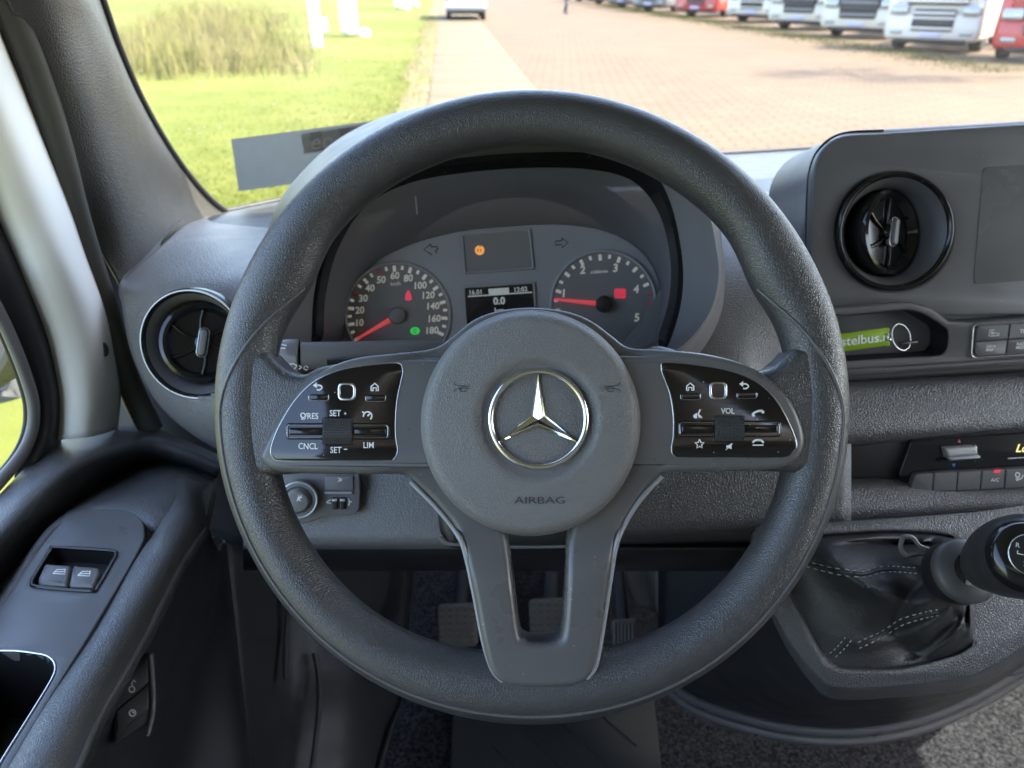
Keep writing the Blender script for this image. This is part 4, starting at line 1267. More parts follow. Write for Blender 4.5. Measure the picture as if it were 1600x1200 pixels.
strokes(LF, [[(510, 785), (514, 782), (517, 781)], [(511, 786), (517, 786)]], 2.0, pr, ls, .0043)
strokes(LF, [[(545, 779), (546, 784), (550, 784)], [(545, 790), (546, 785)]], 2.0, pr, ls, .0043)
obj('plate_edge', tube([LF.at(x, y, .002) for x, y in catmull([(445, 813), (476, 812.5), (495, 807), (510, 801), (545, 799.5), (557, 797), (561, 788)], 4)], .0013, 8), M['grey'], ls, smooth=80)

# ================================================================== windscreen, pillar, roof
def PP(*l): return [P(*q) for q in l]
wsh = obj('windscreen', patch([WS_B, WS_M, WS_T], 14), M['glass'], label='wide clear glass windscreen above the dashboard', cat='windscreen')
wsb = bvh(wsh)
ap = thing('windscreen_pillar', 'grey grained pillar trim left of the windscreen, above the dashboard corner', 'pillar', P(190, 445, .8))
apr = [PP((188, 452, .800), (210, 425, .82), (246, 398, .88), (300, 365, 1.02), (352, 336, 1.23)),
       PP((150, 375, .785), (180, 345, .79), (208, 318, .83), (258, 310, .96), (318, 309, 1.12)),
       PP((118, 270, .74), (148, 240, .745), (175, 222, .78), (220, 222, .88), (270, 252, 1.01)),
       PP((84, 165, .69), (117, 140, .695), (146, 125, .73), (185, 130, .81), (219, 168, .94)),
       PP((46, 75, .65), (85, 52, .655), (117, 40, .69), (152, 45, .76), (178, 78, .88)),
       PP((10, 0, .61), (58, -18, .617), (95, -28, .65), (124, -20, .72), (150, 0, .835)),
       PP((-40, -110, .57), (12, -128, .577), (55, -138, .61), (85, -130, .68), (112, -100, .785)),
       PP((-100, -260, .53), (-50, -280, .54), (0, -290, .57), (30, -280, .64), (58, -240, .74))]
obj('trim', patch(apr, 8, m=8), M['pillar'], ap, smooth=70, solid=-.004)
obj('glass_seal', tube([Vector(p) + Vector((.004, .006, 0)) for p in catmull([r[-1] for r in apr], 8)], .0052, 8), M['rubber'], ap, smooth=80)
obj('lower_trim', patch([PP((60, 200, .80), (150, 230, .92), (240, 300, 1.05)), PP((90, 380, .86), (180, 400, .93), (270, 400, 1.02)), PP((110, 500, .87), (210, 510, .90), (300, 520, .93)), PP((130, 610, .89), (230, 630, .90), (330, 660, .93)), PP((140, 700, .91), (280, 735, .92), (420, 770, .97)), PP((230, 800, .93), (310, 830, .96), (430, 870, 1.0))], 5), M['doordark'], ap, smooth=70, solid=-.003)
def roofm():
    rows = []
    for y, dz in ((.95, -.03), (.85, 0), (.3, .05), (-.3, .06), (-.62, .06)):
        rows.append([Vector((x, y + (.06 if abs(x - .5) < .8 else -.1) * (1 if y > .5 else 0), 2.42 + dz - .10 * (abs(x - .52) / 1.05) ** 4)) for x in (-.53, -.3, .1, .52, .95, 1.3, 1.57)])
    return patch(rows, 5)
M['liner'] = plastic('headliner', (.32, .315, .30), .9)
M['bulk'] = plastic('bulkhead_grey', (.19, .187, .18), .8)
obj('roof', roofm(), M['liner'], kind='structure', solid=.02)
obj('floor', quad(-.62, -.6, 1.62, 1.62, .945), M["carpet"], smooth=0, kind='structure')
fw = [[b_ + Vector((0, .012, -.022)) for b_ in WS_B]] + [[Vector((x, y, z)) for x in (-.50, -.2, .2, .65, 1.1, 1.62)] for y, z in ((1.62, 1.40), (1.60, 1.20), (1.50, 1.02), (1.36, .955), (1.30, .948))]
fw[0][0] = fw[0][0] + Vector((-.12, -.05, -.02))
obj('firewall', patch(fw, 5), M['doordark'], kind='structure', solid=.01)

obj('bulkhead', patch([[Vector((x, -.64, z)) for x in (-.62, .1, .8, 1.62)] for z in (.93, 1.4, 1.9, 2.46)], 3), M['bulk'], kind='structure', solid=-.01)
# ================================================================== driver's door
dr = thing('driver_door', 'van driver door with white frame, black armrest and window switches', 'car door', P(60, 1100, .55))
wr = [PP((93, 688, .76), (116, 684, .752), (146, 680, .768), (180, 670, .83)), PP((95, 615, .75), (119, 610, .742), (151, 600, .758), (184, 600, .815)),
      PP((75, 525, .73), (101, 515, .722), (136, 500, .738), (166, 500, .795)), PP((34, 419, .69), (63, 410, .682), (99, 400, .698), (131, 400, .765)),
      PP((5, 350, .665), (36, 340, .657), (71, 325, .673), (106, 325, .74)), PP((-40, 240, .62), (-4, 230, .612), (29, 215, .628), (63, 215, .70)),
      PP((-90, 120, .575), (-54, 110, .567), (-19, 95, .583), (16, 90, .66)), PP((-170, -60, .50), (-130, -70, .50), (-90, -80, .52), (-50, -80, .6))]
obj('window_frame', patch(wr, 7), M['white'], dr, smooth=70, solid=-.003)
obj('outer_skin', patch([[Vector((-.54, y, z)) for y in (-.65, .1, .9, 1.63)] for z in (.93, 1.2, 1.42)], 3), M['white'], dr, solid=.01)
# plug in the side of the white frame
pf = Frame(P(162, 546, .768))
obj('frame_plug', lathe(pf, [(.0075, -.002), (.0075, .001), (.006, .002), (0, .002)], 24, sx=.6), M['black'], dr)
chn = [PP((22, 745, .71), (60, 725, .725), (96, 692, .764)), PP((44, 680, .728), (78, 670, .732), (97, 650, .758)), PP((47, 631, .724), (80, 622, .728), (96, 610, .754)), PP((34, 575, .71), (68, 565, .716), (86, 555, .742)),
       PP((11, 519, .69), (48, 505, .697), (70, 500, .726)), PP((-20, 450, .665), (18, 430, .672), (36, 415, .694)), PP((-45, 360, .64), (-25, 340, .637), (5, 340, .668)), PP((-130, 200, .57), (-110, 180, .565), (-60, 180, .61))]
obj('window_channel', patch(chn, 6), M['rubber'], dr, smooth=70, solid=-.004)
st_ = [(-30, 440, .645), (0, 492, .672), (22, 540, .690), (41, 590, .706), (52, 632, .716), (50, 672, .720), (34, 710, .712), (0, 752, .690), (-40, 795, .665)]
obj('glass_trim', tube([P(*q) for q in catmull(st_, 6)], .0062, 10, flat=(RT, .8)), M['satinchrome'] if False else M['grey'], dr, smooth=80)
obj('glass_gasket', tube([P(q[0] - 11, q[1], q[2] + .004) for q in catmull(st_, 6)], .0030, 8), M['rubber'], dr, smooth=80)
gl_ = [[P(x + 4, y, d + .012), P(x - 120, y + 30, d - .06), P(x - 330, y + 110, d - .16)] for x, y, d in ((-60, 380, .63), (0, 492, .682), (41, 590, .716), (52, 632, .726), (50, 672, .73), (34, 710, .722), (0, 752, .70), (-40, 795, .675))]
obj('side_glass', patch(gl_, 5), M['glass'], dr)
# seal between pillar and door
sl_ = [(-45, -120, .575), (20, 30, .63), (62, 140, .675), (90, 230, .71), (116, 330, .748), (140, 410, .775), (163, 480, .795), (184, 550, .81), (208, 615, .83), (236, 672, .845)]
dsl = thing('door_seal', 'dark olive rubber door seal between pillar trim and white door frame', 'door seal', P(163, 480, .795))
obj('bulb', tube([P(*q) for q in catmull(sl_, 6)], .0135, 14, flat=(FW, .8)), M['seal'], dsl, smooth=80)
obj('lip', tube([P(q[0] - 12, q[1] + 6, q[2] - .006) for q in catmull(sl_, 6)], .0040, 8), M['rubber'], dsl, smooth=80)
# card
dc = [PP((350, 718, .86), (300, 697, .87), (240, 672, .86), (175, 671, .84), (95, 686, .78), (52, 724, .728), (0, 778, .68), (-90, 865, .60)),
      PP((346, 728, .835), (298, 707, .825), (238, 690, .81), (178, 700, .775), (105, 728, .72), (50, 780, .675), (0, 835, .63), (-90, 930, .56)),
      PP((342, 738, .84), (296, 718, .83), (236, 706, .82), (180, 722, .785), (118, 756, .735), (62, 806, .69), (0, 868, .645), (-90, 965, .57)),
      PP((338, 750, .85), (294, 730, .86), (236, 722, .86), (182, 742, .825), (128, 778, .775), (78, 826, .73), (0, 910, .672), (-90, 1005, .60)),
      PP((334, 766, .80), (292, 746, .80), (240, 742, .80), (186, 762, .775), (138, 786, .74), (80, 828, .70), (0, 935, .635), (-90, 1040, .57)),
      PP((326, 795, .745), (286, 775, .735), (240, 775, .725), (188, 784, .715), (140, 796, .705), (76, 834, .665), (0, 950, .594), (-90, 1065, .535)),
      PP((318, 825, .715), (276, 810, .70), (238, 812, .69), (188, 815, .695), (140, 822, .70), (80, 870, .668), (0, 990, .60), (-90, 1100, .54)),
      PP((312, 838, .71), (262, 850, .69), (230, 850, .69), (188, 850, .70), (140, 870, .70), (80, 930, .665), (0, 1040, .60), (-90, 1150, .54))]
obj('door_card', patch(dc, 8), M['door'], dr, smooth=70, solid=-.003)
DF = Frame(PZ(110, 900, 1.570), Vector((.06, -.03, 1)), up=(0, 1, 0))
swp = [(113, 800), (142, 796), (178, 795), (207, 800), (222, 813), (226, 834), (217, 860), (150, 975), (85, 1080), (20, 1190), (-30, 1280), (-180, 1280), (-180, 1160), (-80, 1040), (0, 948), (50, 870), (82, 824)]
cup = [(-110, 1028), (0, 1017), (55, 1021), (77, 1027), (86, 1041), (79, 1064), (40, 1128), (0, 1192), (-30, 1245), (-120, 1250)]
swh = [(86, 856), (172, 860.5), (181, 868), (176, 878), (152, 919), (141, 924), (60, 917.5), (50, 911), (55, 899), (80, 860)]
sp_ = obj('switch_panel', prism(DF, [pixloop(DF, swp, 0, 4), pixloop(DF, cup, 0, 2), pixloop(DF, swh, 0, 3)], -.010, 0, bev=.0016, seg=3), M['doorsmooth'], dr, smooth=45)
def well(loop, dep, name, mat, par, fl=.92):
    l = pixloop(DF, loop, 0, 3)
    cu = sum(p[0] for p in l) / len(l); cv = sum(p[1] for p in l) / len(l)
    rows = [[DF.w(cu + (u - cu) * s, cv + (v - cv) * s, w) for u, v in l] for s, w in ((1, -.001), (.985, -dep * .4), (fl, -dep), (.02, -dep * 1.02))]
    obj(name, ([p for r in rows for p in r], grid_faces(4, len(l), True)), mat, par, smooth=40)
well(cup, .07, 'storage_cup', M['black'], dr)
well(swh, .014, 'switch_well', M['black'], sp_)
obj('cup_edge', tube([DF.w(u, v, .0002) for u, v in pixloop(DF, cup, 0, 3)], .0007, 6, closed=True), M['satinchrome'], dr, smooth=80)
obj('switch_bezel', tube([DF.w(u, v, .0003) for u, v in pixloop(DF, swh, 0, 3)], .0016, 8, closed=True), M['gloss'], sp_, smooth=80)
for k, q in enumerate(([(71, 884), (113, 887), (106, 919), (62, 916), (60, 908)], [(115, 887), (156, 890), (158, 898), (148, 921), (108, 919)])):
    s = obj('window_switch', prism(DF, roundpix(DF, q, .003, 0), -.013, .0035, bev=.0035, seg=5), M['panel'], sp_, smooth=50)
    cx, cy = (93, 893) if k == 0 else (132, 896)
    strokes(DF, [[(cx - 10, cy + 3), (cx - 4, cy - 3), (cx + 9, cy - 3.5), (cx + 8, cy + 4), (cx - 10, cy + 3)], [(cx - 7, cy + .5), (cx + 8, cy)]], 2.0, pr, s, .0037)
# padded arm rest
ar = [PP((262, 752, .775), (262, 800, .705), (244, 838, .672), (222, 868, .652), (153, 980, .588), (88, 1084, .532), (23, 1194, .482), (-40, 1300, .44)),
      PP((282, 748, .782), (285, 790, .705), (262, 832, .664), (238, 880, .636), (172, 988, .576), (104, 1096, .521), (44, 1200, .475), (-20, 1306, .434)),
      PP((300, 750, .79), (302, 795, .708), (284, 836, .668), (256, 886, .637), (194, 994, .578), (128, 1104, .522), (74, 1204, .478), (10, 1312, .436)),
      PP((318, 757, .795), (314, 812, .715), (298, 846, .680), (270, 888, .652), (212, 998, .594), (146, 1114, .538), (104, 1204, .497), (44, 1318, .452)),
      PP((336, 770, .805), (322, 825, .728), (308, 850, .700), (279, 896, .672), (224, 1006, .615), (156, 1124, .560), (116, 1212, .518), (60, 1324, .472))]
obj('arm_rest', patch(ar, 8), M['door'], dr, smooth=70, solid=-.003)
pp_ = [(316, 828, .715), (304, 845, .692), (276, 888, .663), (220, 1000, .605), (152, 1117, .550), (113, 1206, .508), (55, 1320, .462)]
obj('piping', tube([P(q[0] + 3, q[1], q[2] - .006) for q in catmull(pp_, 8)], .0026, 10), M['doorsmooth'], dr, smooth=80)
dl = [PP((322, 826, .728), (310, 848, .703), (281, 894, .675), (226, 1004, .618), (158, 1122, .563), (118, 1210, .521), (62, 1324, .475)),
      PP((332, 850, .77), (322, 890, .755), (296, 960, .735), (250, 1060, .70), (204, 1140, .665), (176, 1212, .64), (140, 1330, .60)),
      PP((340, 860, .83), (334, 930, .83), (322, 1000, .82), (300, 1080, .81), (282, 1150, .80), (268, 1214, .79), (250, 1330, .77)),
      PP((344, 850, .90), (352, 940, .89), (358, 1010, .88), (366, 1080, .875), (374, 1150, .87), (380, 1216, .865), (390, 1330, .85)),
      PP((350, 850, .96), (360, 940, .95), (368, 1010, .95), (376, 1080, .94), (384, 1150, .94), (390, 1216, .93), (400, 1330, .92))]
obj('lower_panel', patch(dl, 8), M['doordark'], dr, smooth=60, solid=-.003)
obj('panel_rib', tube([P(*q) for q in catmull([(315, 905, .775), (316, 960, .79), (309, 1000, .79), (296, 1030, .785)], 6)], .0022, 8), M['doordark'], dr, smooth=80)
KP = Frame(P(208, 1088, .598))
obj('lock_plate', prism(KP, roundpix(KP, [(176, 1072), (226, 1022), (242, 1018), (243, 1108), (236, 1128), (178, 1165)], .003, 0), -.03, 0, bev=.0025), M['doordark'], dr, smooth=45)
for q in ([(180, 1074), (230, 1030), (232, 1066), (182, 1108)], [(182, 1111), (232, 1069), (232, 1108), (184, 1146)]):
    obj('lock_button', prism(KP, roundpix(KP, q, .0012, 0), -.002, .0022, bev=.0010), M['doordark'], dr, smooth=45)
obj('lock_trim', tube([KP.at(x, y, .001) for x, y in catmull([(235, 1022), (238, 1060), (239, 1108), (230, 1150)], 4)], .0022, 8), M['door'], dr, smooth=80)
strokes(KP, [circ(206, 1077, 4.5, n=12) + [(210.5, 1077)], [(207, 1072), (206, 1067), (209, 1063), (212, 1066)]], 2.0, M['thread'], dr, .0024)
strokes(KP, [circ(207, 1114, 5, n=12) + [(212, 1114)], [(206, 1111), (210, 1115)]], 2.0, M['thread'], dr, .0024)

# footwell liner
fl = [[P(x, y, d) for x, d in zip(xs_, ds)] for y, xs_, ds in (
    (720, (348, 430, 540, 660), (1.00, 1.08, 1.22, 1.5)), (860, (352, 435, 540, 650), (.97, 1.06, 1.2, 1.42)), (960, (362, 440, 500, 560, 640), (.96, 1.05, 1.10, 1.18, 1.32)),
    (1040, (370, 446, 495, 560, 640), (.95, 1.04, 1.07, 1.13, 1.25)), (1120, (378, 446, 490, 550, 622), (.94, 1.02, 1.06, 1.10, 1.19)), (1200, (386, 440, 480, 540, 598), (.93, 1.0, 1.03, 1.06, 1.12)), (1320, (398, 440, 480, 530, 570), (.92, .97, 1.0, 1.02, 1.06)))]
fl = [r if len(r) == 5 else [r[0], r[1], (r[1] + r[2]) / 2, r[2], r[3]] for r in fl]
lin = thing('footwell_liner', 'black moulded plastic footwell liner between driver door and pedals', 'trim panel', P(480, 1100, 1.06))
obj('moulding', patch(fl, 7), M['doordark'], lin, smooth=60, solid=.003)
for l in ([(455, 925, 1.045), (448, 975, 1.04), (446, 1010, 1.03), (446, 1060, 1.01)], [(491, 1020, 1.055), (498, 1060, 1.045), (498, 1110, 1.03), (486, 1215, .995)], [(624, 1105, 1.19), (608, 1150, 1.14), (592, 1205, 1.10)]):
    obj('rib', tube([P(q[0], q[1], q[2] + .0018) for q in catmull(l, 6)], .0036, 10), M['doordark'], lin, smooth=80)

# ================================================================== gear lever and its console
gc = thing('gear_console', 'dark grained console surrounding the gear lever boot', 'gear console', P(1400, 1000, .66))
G_D = lambda x, y: .640 + (x - 1400) * .00006 - (y - 930) * .00012
opn = [(1226, 842), (1300, 836), (1400, 831), (1484, 838), (1506, 862), (1516, 905), (1523, 945), (1523, 998), (1512, 1012), (1488, 1024), (1412, 1042), (1328, 1043), (1298, 1034), (1280, 1012), (1252, 958), (1228, 905)]
innr = [(1222, 838), (1300, 830), (1400, 825), (1490, 831), (1514, 858), (1524, 905), (1529, 945), (1530, 1002), (1518, 1017), (1492, 1030), (1414, 1050), (1325, 1051), (1292, 1042), (1272, 1016), (1244, 962), (1220, 905)]
outr = [(1190, 826), (1300, 818), (1400, 812), (1520, 804), (1680, 790), (1700, 850), (1700, 930), (1640, 975), (1588, 1008), (1548, 1034), (1500, 1054), (1400, 1066), (1312, 1068), (1278, 1046), (1232, 985), (1196, 900)]
rimr = [(1182, 824), (1300, 816), (1400, 809), (1520, 800), (1690, 785), (1712, 850), (1712, 935), (1648, 984), (1594, 1018), (1552, 1043), (1502, 1062), (1400, 1075), (1308, 1077), (1272, 1054), (1224, 990), (1188, 900)]
dnr = [(1180, 826), (1300, 818), (1400, 811), (1520, 803), (1692, 790), (1716, 860), (1720, 960), (1655, 1010), (1596, 1036), (1556, 1058), (1504, 1078), (1400, 1090), (1306, 1092), (1270, 1070), (1222, 1000), (1186, 905)]
cr = [[P(x, y, G_D(x, y) + k) for x, y in l] for l, k in ((opn, .022), (opn, .004), (innr, 0.0), (outr, .004), (rimr, .010), (dnr, .045))]
obj('surround', patch(cr, 4, closed=True, m=5), M['pad'], gc, smooth=60)
# side below the surround down to the floor trim
s0 = [(1186, 905), (1222, 1000), (1270, 1070), (1306, 1092), (1400, 1090), (1504, 1078), (1556, 1058), (1596, 1036), (1655, 1010), (1720, 960)]
s2 = [(1040, 1060), (1075, 1092), (1140, 1118), (1230, 1140), (1330, 1146), (1430, 1130), (1520, 1094), (1590, 1052), (1650, 1012), (1730, 955)]
s1 = [tuple(np.array(a) * .45 + np.array(b) * .55) for a, b in zip(s0, s2)]
sr = [[P(x, y, G_D(x, y) + .045) for x, y in s0], [P(x, y, .86) for x, y in s1], [P(x, y - 6, 1.12) for x, y in s2]]
obj('side_wall', patch(sr, 8, m=5), M['black'], gc, smooth=60)
for dy, rr_, mt in ((-4, .0080, 'doorsmooth'), (12, .0065, 'doorsmooth'), (-18, .0060, 'doordark')):
    obj('floor_trim', tube([P(x, y + dy, 1.085) for x, y in catmull(s2, 5)], rr_, 10), M[mt], gc, smooth=80)
obj('trim_cap', prism(Frame(P(1575, 1040, .98)), roundpix(Frame(P(1575, 1040, .98)), [(1556, 1024), (1610, 1018), (1612, 1050), (1584, 1058), (1556, 1052)], .006, 0), -.02, 0, bev=.004), M['grey'], gc, smooth=50)

gl = thing('gear_lever', 'gear lever with black knob and stitched black leather boot', 'gear lever', P(1475, 893, .60))
# boot: rings from the collar to the opening
def boot():
    rows = []
    n = 72
    op = [np.array(p) for p in catmull(opn, 6, True)]
    ang = lambda p, c: math.atan2(-(p[1] - c[1]), p[0] - c[0])
    cc_ = (1490, 893)
    def boundary(th):
        # ray from collar centre to the opening outline
        best = None
        c = np.array(cc_, float); d = np.array((math.cos(th), -math.sin(th)))
        for i in range(len(op)):
            a, b = op[i], op[(i + 1) % len(op)]
            e = b - a
            det = d[0] * -e[1] + d[1] * e[0]
            if abs(det) < 1e-9: continue
            q = a - c
            t = (q[0] * -e[1] + q[1] * e[0]) / det
            s = (d[0] * q[1] - d[1] * q[0]) / det
            if t > 0 and -1e-6 <= s <= 1 + 1e-6 and (best is None or t > best): best = t
        return c + d * (best or 60)
    M_ = 22
    for j in range(M_ + 1):
        t = j / M_
        row = []
        for i in range(n):
            th = 2 * math.pi * i / n
            a = np.array((1490 + 20 * math.cos(th), 893 - 46 * math.sin(th)))
            b = boundary(th)
            p = a * (1 - t) + b * t
            f = math.sin(math.pi * min(1, t * 1.0)) 
            rdg = lambda q: (1 - abs(math.sin(q))) ** 1.6
            fold = f * (.030 * rdg(1.5 * th + 2.2 * t + .2) - .020 * rdg(2.5 * th - 3.0 * t + 1.3) + .011 * rdg(4.0 * th + 5.0 * t) + .002 * math.sin(11 * th + 9 * t) - .004)
            d0 = .572 * (1 - t) ** 1.25 + (G_D(*b) + .006) * (1 - (1 - t) ** 1.25)
            row.append(P(p[0], p[1], d0 + .004 * f - fold))
        rows.append(row)
    return patch(rows, 2, closed=True, m=2)
bo = obj('boot', boot(), M['leather'], gl, smooth=80)
bb = bvh(bo)
def stitch(line, name='stitching'):
    pts = [tuple(p) for p in catmull(line, 14)]
    # resample evenly
    out, acc = [pts[0]], 0
    for a, b in zip(pts, pts[1:]):
        acc += math.hypot(b[0] - a[0], b[1] - a[1])
        if acc >= 3.6:
            out.append(b); acc = 0
    parts = []
    for i in range(0, len(out) - 1, 2):
        q0, q1 = hit(bb, *out[i], .0006), hit(bb, *out[i + 1], .0006)
        if q0 and q1 and (q0 - q1).length < .01:
            mid = hit(bb, (out[i][0] + out[i + 1][0]) / 2, (out[i][1] + out[i + 1][1]) / 2, .0009) or (q0 + q1) / 2
            parts.append(tube([q0, mid, q1], [.0003, .00045, .0003], 6))
    if parts:
        obj(name, merge(*parts), M['thread'], gl, smooth=80)
def offs(l, dy): return [(x, y + dy) for x, y in l]
s1_ = [(1258, 876), (1300, 886), (1345, 894), (1380, 886), (1435, 886)]
s2_ = [(1340, 1003), (1372, 988), (1405, 968), (1440, 956), (1466, 951)]
s3_ = [(1296, 1021), (1310, 1008), (1322, 994)]
for l in (s1_, s2_, s3_):
    stitch(l)
    stitch([(x + (9 if l is s3_ else 2), y + (5 if l is s3_ else 9)) for x, y in l])
    mid_ = [hit(bb, x + (4 if l is s3_ else 1), y + (2 if l is s3_ else 4.5), .0003) for x, y in catmull(l, 6)]
    mid_ = [p for p in mid_ if p]
    if len(mid_) > 2:
        obj('seam', tube(mid_, .0011, 6), M['leather'], gl, smooth=80)
# collar and knob
GX = (P(1590, 868, .500) - P(1480, 893, .575)).normalized()
CFm = Frame(P(1496, 894, .572), GX)
obj('collar_band', lathe(CFm, [(.0215, -.012), (.0235, -.006), (.0240, .002), (.0235, .006)], 48), M['black'], gl, smooth=60)
obj('collar', lathe(CFm, [(.0235, .006), (.0240, .008), (.0238, .011), (.0215, .0145), (.012, .0165)], 48), M['collar'], gl, smooth=60)
loop_ = [(1410, 842), (1407, 855), (1416, 868), (1434, 864), (1460, 866), (1466, 862), (1450, 858), (1436, 852), (1426, 840), (1414, 838)]
obj('pull_loop', tube([P(x, y, .596) for x, y in catmull(loop_, 5, True)], .0017, 8, closed=True), M['grey'], gl, smooth=80)
kp = [(1531, 889, .552), (1541, 885, .545), (1552, 880, .537), (1570, 874, .524), (1591, 870, .508), (1614, 869, .495), (1635, 868, .486), (1646, 868, .482)]
kr_ = [.0140, .0180, .0215, .0252, .0272, .0270, .0235, .0120]
kcat = catmull([(a, b, c, r) for (a, b, c), r in zip(kp, kr_)], 5)
obj('knob', tube([P(q[0], q[1], q[2]) for q in kcat], [float(q[3]) for q in kcat], 40), M['knob'], gl, smooth=70)
KB = Frame(P(1608, 868, .476), (C - P(1608, 868, .48)).normalized() * .8 + GX * .9)
obj('knob_cap', lathe(KB, [(.0225, -.007), (.0215, -.002), (.019, .001), (.014, .0025), (0, .0030)], 48), M['gloss'], gl, smooth=60)
obj('knob_badge', lathe(KB, [(.0122, .0028), (.0122, .0034), (0, .0036)], 40), M['gap'], gl, smooth=60)
obj('badge_ring', lathe(KB, [(.0124 + .0004 * math.cos(R_(a)), .0034 + .0004 * math.sin(R_(a))) for a in range(0, 361, 45)], 40), M['satinchrome'], gl, smooth=80)
kb_t = lambda s, u, v, h: obj('lettering', ([KB.w(u + q.x * h, v + q.y * h, .0039) for q in text_mesh(s)[0]], text_mesh(s)[1]), pr, gl, smooth=0, fix=False)
for s, u, v in (('R', -.0078, .0042), ('1', -.0030, .0058), ('3', .0020, .0058), ('5', .0068, .0042), ('2', -.0030, -.0062), ('4', .0020, -.0062), ('6', .0068, -.0052)):
    kb_t(s, u, v, .0042)
obj('shift_lines', merge(*[tube([KB.w(*a, .0038), KB.w(*b, .0038)], .0003, 6) for a, b in (((-.0075, .001), (-.0075, -.0008)), ((-.0075, -.0008), (.0068, -.0008)), ((-.003, .0032), (-.003, -.0035)), ((.002, .0032), (.002, -.0035)), ((.0068, .0022), (.0068, -.003)))]), pr, gl)

# ================================================================== pedals, floor mat
def pedal(name, label, px0, py0, px1, py1, d, arm, ribs):
    f = Frame(P((px0 + px1) / 2, (py0 + py1) / 2, d), roll=0)
    t = thing(name, label, 'pedal', f.o)
    obj('pad', prism(f, roundpix(f, [(px0, py0), (px1, py0 - 3), (px1 + 1, py1), (px0 + 3, py1 + 2)], .008, 0), -.018, 0, bev=.003), M['pedal'], t, smooth=50)
    parts = []
    if ribs == 'dots':
        for i in range(5):
            for j in range(6):
                x = px0 + 7 + (px1 - px0 - 14) * i / 4; y = py0 + 7 + (py1 - py0 - 14) * j / 5
                parts.append(tube([f.at(x - 2.4, y, .0015), f.at(x + 2.4, y, .0015)], .0026, 8))
    else:
        for i in range(6):
            x = px0 + 6 + (px1 - px0 - 12) * i / 5
            parts.append(tube([f.at(x, py0 + 6, .001), f.at(x, py1 - 4, .001)], .0022, 8))
    obj('tread', merge(*parts), M['pedal'], t, smooth=80)
    obj('arm', tube([P(*q) for q in catmull(arm, 5)], .011, 10), M['doordark'], t, smooth=80)
    return t
pedal('clutch_pedal', 'worn rubber clutch pedal left of the lower spoke', 684, 944, 746, 1010, 1.13, [(715, 965, 1.16), (722, 920, 1.22), (722, 870, 1.28), (720, 800, 1.32)], 'dots')
pedal('brake_pedal', 'worn rubber brake pedal seen through the slot of the lower spoke', 826, 936, 888, 1002, 1.13, [(856, 960, 1.16), (860, 920, 1.22), (862, 870, 1.28), (862, 800, 1.32)], 'dots')
pedal('accelerator_pedal', 'long ribbed accelerator pedal right of the lower spoke', 955, 968, 995, 1020, 1.15, [(975, 985, 1.18), (968, 930, 1.24), (962, 880, 1.30), (960, 820, 1.36)], 'ribs')
tun = thing('footwell_carpet', 'brownish carpet lining on the footwell wall right of the accelerator', 'carpet lining', P(1010, 930, 1.3))
obj('lining', patch([PP((975, 868, 1.42), (1010, 868, 1.36), (1035, 866, 1.30)), PP((985, 905, 1.38), (1015, 905, 1.33), (1036, 905, 1.28)), PP((1005, 950, 1.33), (1022, 955, 1.29), (1036, 960, 1.25))], 5), M['pedal'], tun, solid=.01)
obj('tunnel_wall', patch([PP((1036, 850, 1.30), (1150, 850, 1.12), (1250, 850, .95)), PP((1036, 960, 1.24), (1120, 980, 1.12), (1220, 1000, .98)), PP((1040, 1060, 1.18), (1100, 1090, 1.14), (1180, 1110, 1.1))], 5), M['black'], tun, solid=.01)
MF = Frame(PZ(870, 1150, .950), (0, 0, 1), up=(0, 1, 0))
mt_ = thing('floor_mat', 'black rubber floor mat with diagonal ribs under the pedals', 'floor mat', MF.o)
obj('sheet', prism(MF, pixloop(MF, [(712, 1010), (1012, 1010), (1022, 1100), (1034, 1210), (1046, 1330), (690, 1330), (704, 1210), (708, 1100)], 0), -.004, .004, bev=.002), M['mat'], mt_)
for k in range(9):
    x0 = 620 + 75 * k
    l = [(x0, 1100), (x0 + 75, 1165), (x0 + 150, 1240)]
    l = [p for p in l if 716 < p[0] < 1026]
    if len(l) > 1:
        obj('rib', tube([MF.at(x, y, .0045) for x, y in l], .0022, 6), M['mat'], mt_)

# ================================================================== passenger side (shapes the light in the cab)
pd = thing('passenger_door', 'grey passenger door inner panel with window on the far right side', 'car door', (1.56, .5, .95))
obj('inner_panel', box((1.60, .48, 1.32), (.02, 1.13, .36)), M['door'], pd)
obj('side_glass', ([Vector((1.565, -.25, 1.68)), Vector((1.565, 1.05, 1.68)), Vector((1.50, .72, 2.28)), Vector((1.50, -.25, 2.30))], [(0, 1, 2, 3)]), M['glass'], pd, smooth=0)
obj('frame', merge(tube([Vector((1.565, 1.10, 1.66)), Vector((1.50, .74, 2.30)), Vector((1.50, -.27, 2.33)), Vector((1.565, -.30, 1.66))], .03, 8)), M['white'], pd)

# sticker on the windscreen
def onglass(px, py, off):
    h = hit(wsb, px, py)
    r = ray(px, py).normalized()
    return None if h is None else h - r * off
skt = thing('windscreen_sticker', 'grey paper sticker on the windscreen left of the instrument hood', 'sticker', onglass(440, 250, .004))
def gpoly(pts, off, th=.0004, n=6):
    # quad grid on the glass
    (a, b, c, d) = [np.array(p, float) for p in pts]
    g = []
    for j in range(n + 1):
        for i in range(n + 1):
            s, t = i / n, j / n
            p = (a * (1 - s) + b * s) * (1 - t) + (d * (1 - s) + c * s) * t
            g.append(onglass(p[0], p[1], off))
    return g, grid_faces(n + 1, n + 1)
obj('paper', gpoly([(361, 217.5), (620, 184), (640, 262), (373, 299)], .003), M['paper'], skt)
obj('print_block', gpoly([(470, 209), (590, 192), (594, 224), (475, 240)], .0036), M['paperdark'], skt)
tv, tf = text_mesh('eo', .02)
xs = [v.x for v in tv]; xm = (min(xs) + max(xs)) / 2
